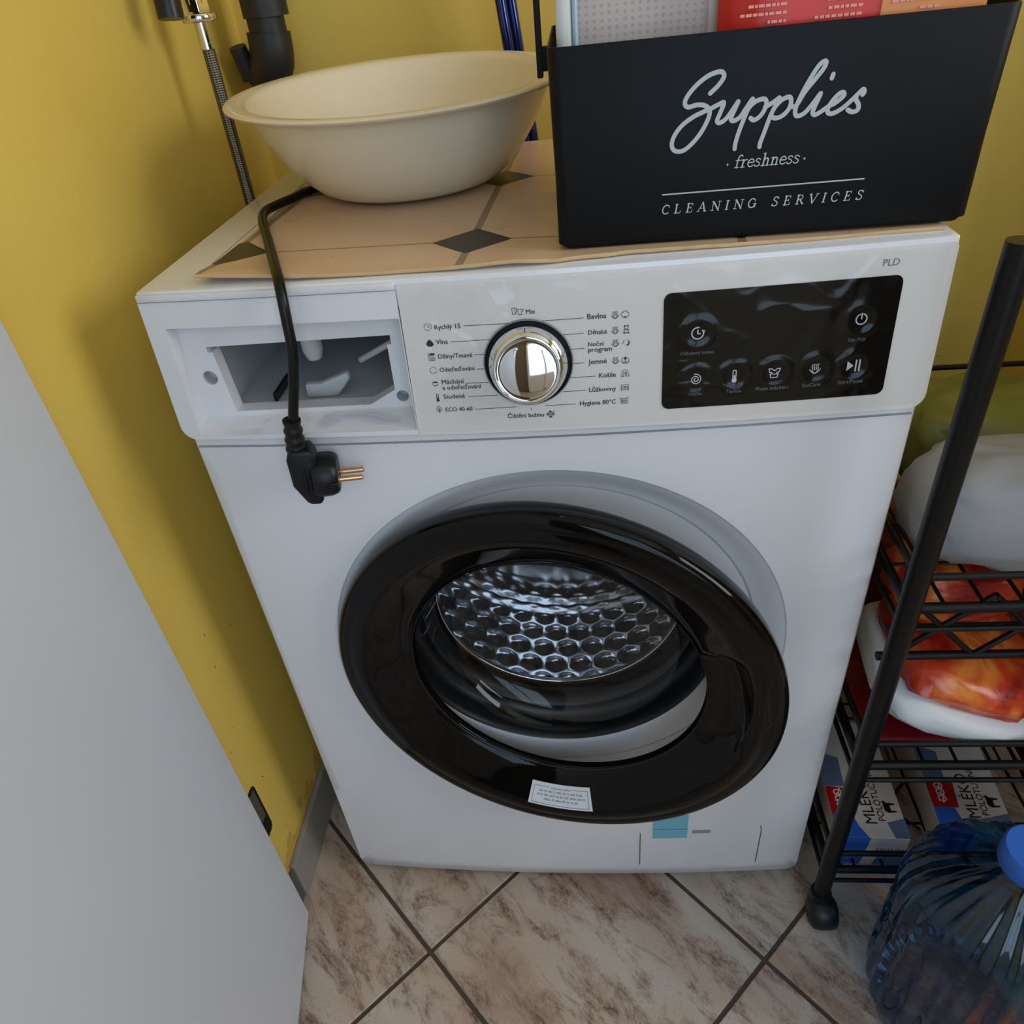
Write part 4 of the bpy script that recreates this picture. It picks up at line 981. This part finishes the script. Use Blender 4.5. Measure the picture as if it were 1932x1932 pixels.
# water left on the drawer ledge
gw = 'water drops on the drawer ledge'
for x, y, z, r, lb_ in ((.0712, .000, .7334, .0034, 'water drop on the lip of the drawer slot, left of the cord'), (.1085, .000, .7334, .0032, 'water drop on the lip of the drawer slot, just right of the cord'), (.0665, -.011, .7309, .0036, 'water drop on the lower white ledge, left of the plug neck'), (.1425, .002, .7340, .0022, 'smallest water drop, at the right end of the drawer slot lip')):
    o = MB().lathe([(r, -.0008), (r * .97, .0004), (r * .8, .0012), (r * .5, .0019), (0, .0022)], (x, y, z), (0, -.35, .94), (1, 0, 0), (0, .94, .35), 24).build('water_drop', 'water', smooth=70)
    tag(o, lb_, 'water drop', gw)
m = MB(); pts = cat2([(.118, -.010), (.121, .002), (.130, .006), (.150, .004), (.165, .002), (.182, -.004), (.188, -.0095), (.168, -.0105), (.150, -.0035), (.138, -.0045), (.131, -.0105), (.124, -.0125), (.118, -.010)], 5)[:-1]
def wz(y): return .7305 + (y + .0145) / .0245 * .0062
n = len(pts); cxp, cyp = .150, -.002
vs = []
for f, h in ((1, 0.0003), (.97, .0009), (.85, .0012)):
    vs += [(cxp + (x - cxp) * (1 - (1 - f) * .25), cyp + (y - cyp) * (1 - (1 - f) * .6), wz(y) + h) for x, y in pts]
m.add(vs, [(L * n + i, L * n + (i + 1) % n, (L + 1) * n + (i + 1) % n, (L + 1) * n + i) for L in range(2) for i in range(n)] + [tuple(range(2 * n, 3 * n))])
tag(m.build('water_puddle', 'water', smooth=70), 'thin curved puddle of water on the drawer slot ledge', 'puddle')

# ================================================================== black trolley on the right
TX0, TX1, TY0, TY1 = .6115, .9100, -.047, .330
tr = thing('trolley', 'black metal wheeled trolley with wire baskets beside the washing machine', 'trolley', ((TX0 + TX1) / 2, (TY0 + TY1) / 2, 0))
for px in (TX0, TX1):
    for py_ in (TY0, TY1):
        MB().tube([(px, py_, .046), (px, py_, .86)], .0098, 20).build('post', 'trolley', tr, smooth=40)
        c = MB()
        cx = px + .003; cy = py_ - .010
        c.lathe([(0, -.0165), (.0150, -.0165), (.0195, -.0135), (.0215, -.006), (.0215, .006), (.0195, .0135), (.0150, .0165), (0, .0165)], (cx, cy, .0228), (1, 0, 0), (0, 1, 0), (0, 0, 1), 36)
        co = c.build('caster', 'caster', tr, smooth=45)
        MB().tube([(px, py_, .036), (px, py_, .054)], .0125, 18).build('caster_socket', 'caster', co, smooth=40)
def basket(z0, h, wires=True):
    m = MB()
    def loop(z, r, ins=.0):
        a, b, c_, d = TX0 + ins, TX1 - ins, TY0 + ins, TY1 - ins
        for p, q in (((a, c_), (b, c_)), ((b, c_), (b, d)), ((b, d), (a, d)), ((a, d), (a, c_))): m.tube([(p[0], p[1], z), (q[0], q[1], z)], r, 10)
    loop(z0, .0050); loop(z0 - .026, .0028); loop(z0 + h, .0034)
    if wires:
        k = 9
        for i in range(1, k): 
            x = TX0 + (TX1 - TX0) * i / k; m.tube([(x, TY0, z0 - .004), (x, TY1, z0 - .004)], .0018, 8)
        for i in range(1, 6):
            y = TY0 + (TY1 - TY0) * i / 6; m.tube([(TX0, y, z0 - .004), (TX1, y, z0 - .004)], .0018, 8)
    m.build('basket', 'trolley', tr, smooth=40)
    for xx in (TX0, TX1):
        for i in range(6):
            y = TY0 + .02 + (TY1 - TY0 - .04) * i / 5; MB().tube([(xx, y, z0), (xx, y, z0 + h)], .0020, 8).build('side_wire', 'trolley', tr, smooth=40)
basket(.108, .036); basket(.318, .036); basket(.545, .036)
# crossed braces on the upper basket front
m = MB()
for xa, xb in ((.625, .70), (.70, .775), (.775, .85)):
    m.tube([(xa, TY0 + .03, .452), (xb, TY0 + .03, .530)], .0030, 8).tube([(xb, TY0 + .03, .452), (xa, TY0 + .03, .530)], .0030, 8)
m.tube([(TX0, TY0 + .03, .452), (TX1, TY0 + .03, .452)], .0045, 10).tube([(TX0, TY0 + .03, .492), (TX1, TY0 + .03, .492)], .0030, 8).build('lattice', 'trolley', tr, smooth=40)

# milk cartons lying in the bottom basket
def carton(name, x0, y0, z0, rot, label, full=True):
    w, L, h = .083, .168, .060
    t = thing(name, label, 'milk carton', (x0 + w / 2, y0 + L / 2, z0), 'milk cartons in the bottom basket')
    R_ = Matrix.Rotation(rot, 4, 'Z'); T_ = Matrix.Translation((x0, y0, z0))
    def mp(u, v, t_): return T_ @ R_ @ Vector((u, v, t_))
    MB().prism([(0, 0), (w, 0), (w, L), (0, L)], mp, 0, h).build('carton_body', 'carton_white', t, bevel=.0015)
    top = lambda u, v: mp(u, v, h + .0004)
    fr = lambda u, v: mp(u, -.0004, v)
    for P_, f_ in (([(0, 0), (.036, 0), (.028, .014), (.024, .030), (.0, .030)], top), ([(.0, .0), (.034, .0), (.036, .020), (.038, h), (0, h)], fr)):
        MB().poly(P_, f_).build('blue_print', 'carton_blue', t, norm=False)
    for P_, f_ in (([(0, .068), (.024, .068), (.026, .11), (0, .12)], top), ([(.066, 0), (w, 0), (w, .026), (.062, .020)], top), ([(.048, 0), (w, 0), (w, .022), (.052, .018)], fr)):
        MB().poly(P_, f_).build('slate_print', 'carton_grey', t, norm=False)
    m = MB(); m.poly([(.0, .030), (.029, .030), (.032, .064), (.004, .068), (0, .066)], top); m.build('red_print', 'carton_red', t, norm=False)
    m = MB((0, 0, 1))
    tf = lambda x, y, ox, oy, k: top(ox - y * k, oy + x * k)   # reads away from the viewer
    vs, fs = text2d('MLÉKO', .060); m.add([tf(x, y, .050, .018, 1) for x, y in vs], fs)
    vs, fs = text2d('POLOTUČNÉ', .066); m.add([tf(x, y, .061, .022, 1) for x, y in vs], fs)
    # cow silhouette
    cow = [(0, 0), (.002, 0), (.002, .006), (.009, .006), (.010, 0), (.012, 0), (.0125, .009), (.016, .012), (.0145, .013), (.0135, .016), (.0125, .0135), (.002, .0135), (-.001, .010)]
    m.poly([(.066 + .011 - y, .034 + x) for x, y in cow][::-1], top)
    m.build('dark_print', 'black_ink', t, norm=False)
    m = MB((0, 0, 1))
    for q, sx in enumerate((.0, .009, .018)):
        m.ribbon(cat2([(.014 - .003 + .001 * q, .040 + sx), (.010, .038 + sx), (.010, .044 + sx), (.016, .045 + sx), (.018, .041 + sx), (.013, .037 + sx), (.017, .047 + sx)], 5), .0016, top, 6)
    m.build('white_script', 'white_ink', t, norm=False)
    m = MB()
    for q in range(8):
        xq = .048 + q * .0042; m.ribbon(cat2([(xq, .026), (xq + .001, .038), (xq + .002, .028), (xq + .004, .034 + .003 * (q % 2))], 4), .0010, lambda u, v: mp(u, -.0008, v), 5)
    m.build('front_lettering', 'print_grey', t, norm=False)
    return t
carton('milk_carton', .6205, -.030, .1130 - .0215, math.radians(-2.0), 'white milk carton with red and blue print lying in the bottom trolley basket')
carton('milk_carton', .7420, -.020, .1130 - .0215, math.radians(-4.0), 'milk carton lying farther right in the bottom trolley basket')

# middle basket contents
def blob(mb, c, r, n=28, k=16, sq=.7, ns=.12, sc=3., seed=0.):
    c = Vector(c); vs = []
    sg = lambda v: (abs(v) ** sq) * (1 if v > 0 else -1)
    for i in range(k + 1):
        th = PI * i / k
        for j in range(n):
            a = 2 * PI * j / n
            d = Vector((sg(math.cos(a)) * sg(math.sin(th)), sg(math.sin(a)) * sg(math.sin(th)), sg(math.cos(th))))
            q = 1 + ns * noise.noise(d * sc + Vector((seed, seed, seed)))
            vs.append(c + Vector((d.x * r[0], d.y * r[1], d.z * r[2])) * q)
    return mb.add(vs, [(i * n + j, i * n + (j + 1) % n, (i + 1) * n + (j + 1) % n, (i + 1) * n + j) for i in range(k) for j in range(n)])
o = MB().box((.626, -.020, .3165), (.88, .31, .3240)).build('red_tray', 'bag_red', bevel=.004); tag(o, 'flat dark red box on the middle trolley basket', 'box')
sb = thing('snack_bag', 'orange and red snack bag in white wrapping leaning in the middle trolley basket', 'snack bag', (.72, .06, .325))
tilt = Matrix.Translation((.712, .036, .370)) @ Matrix.Rotation(math.radians(17), 4, 'Y') @ Matrix.Rotation(math.radians(8), 4, 'X')
def tl(mb):
    mb.v = [tuple(tilt @ Vector(v)) for v in mb.v]; return mb
tl(blob(MB(), (0, 0, 0), (.088, .080, .020), sq=.55, ns=.10)).build('wrapping', 'bag_white', sb, smooth=70)
def bag_mat():
    k = NT('orange_red_foil'); tc = k.new('ShaderNodeTexCoord'); f = k.noise(tc.outputs['Object'], 16, 3, .5, .6)
    k.link(k.ramp(f, [(.34, lin((150, 26, 20))), (.48, lin((206, 66, 36))), (.60, lin((236, 140, 60))), (.7, lin((190, 40, 28)))]), k.b.inputs['Base Color'])
    k.b.inputs['Roughness'].default_value = .25; k.bump(k.noise(tc.outputs['Object'], 60, 3), .3, .002); return k.m
MAT['foil'] = bag_mat()
tl(blob(MB(), (.004, .004, .030), (.080, .072, .024), sq=.6, ns=.16, seed=2.)).build('bag_top', 'foil', sb, smooth=70)
o = blob(MB(), (.745, .220, .398), (.09, .07, .068), sq=.6, ns=.2, seed=4.).build('red_bag', 'bag_red', smooth=70); tag(o, 'crumpled dark red bag behind the orange snack bag', 'bag')
# upper basket contents
o = blob(MB(), (.715, .020, .604), (.095, .050, .052), sq=.6, ns=.2, seed=6.).build('grey_cloth', 'bag_grey', smooth=70); tag(o, 'bundled pale grey cloth in the upper trolley basket', 'cloth')
o = blob(MB(), (.735, .145, .600), (.085, .06, .045), sq=.6, ns=.2, seed=8.).build('olive_packet', 'bag_olive', smooth=70); tag(o, 'olive green packet behind the grey cloth in the upper basket', 'packet')
o = blob(MB(), (.700, .055, .4900 - .0), (.060, .045, .030), sq=.6, ns=.2, seed=11.).build('orange_packet', 'foil', smooth=70); tag(o, 'small orange packet behind the trolley lattice', 'packet')

# blue ribbed plastic bottle on the floor, cardboard box in front of it
bt = thing('water_bottle', 'large translucent blue ribbed plastic bottle on the floor in front of the trolley', 'bottle', (.733, -.150, 0))
def rib(r, d, a): return r * (1 + .020 * math.cos(26 * a) * min(1, max(0, (r - .03) / .03))), d
BP = [(0, .004), (.052, .002), (.072, .004), (.084, .014), (.090, .030), (.092, .050), (.092, .085), (.090, .094), (.092, .104), (.092, .150), (.090, .160), (.092, .170), (.092, .215), (.088, .240), (.074, .268), (.052, .290), (.032, .302), (.024, .310), (.023, .325), (.0, .325)]
MB().lathe(BP, (.733, -.150, 0), (0, 0, 1), (1, 0, 0), (0, 1, 0), 156, rib).build('bottle_body', 'blue_pet', bt, smooth=70)
MB().lathe([(0, .312), (.027, .312), (.028, .316), (.028, .334), (.026, .337), (0, .337)], (.733, -.150, 0), (0, 0, 1), (1, 0, 0), (0, 1, 0), 36).build('bottle_cap', 'carton_blue', bt, smooth=40)
cb = thing('cardboard_box', 'low brown cardboard box on the floor beside the blue bottle', 'box', (.75, -.31, 0))
m = MB().box((.680, -.40, .001), (.90, -.262, .050)); m.build('box_body', 'card', cb, bevel=.002)
MB().box((.680, -.334, .0502), (.90, -.326, .0508)).build('tape_seam', 'vinyl_edge', cb)
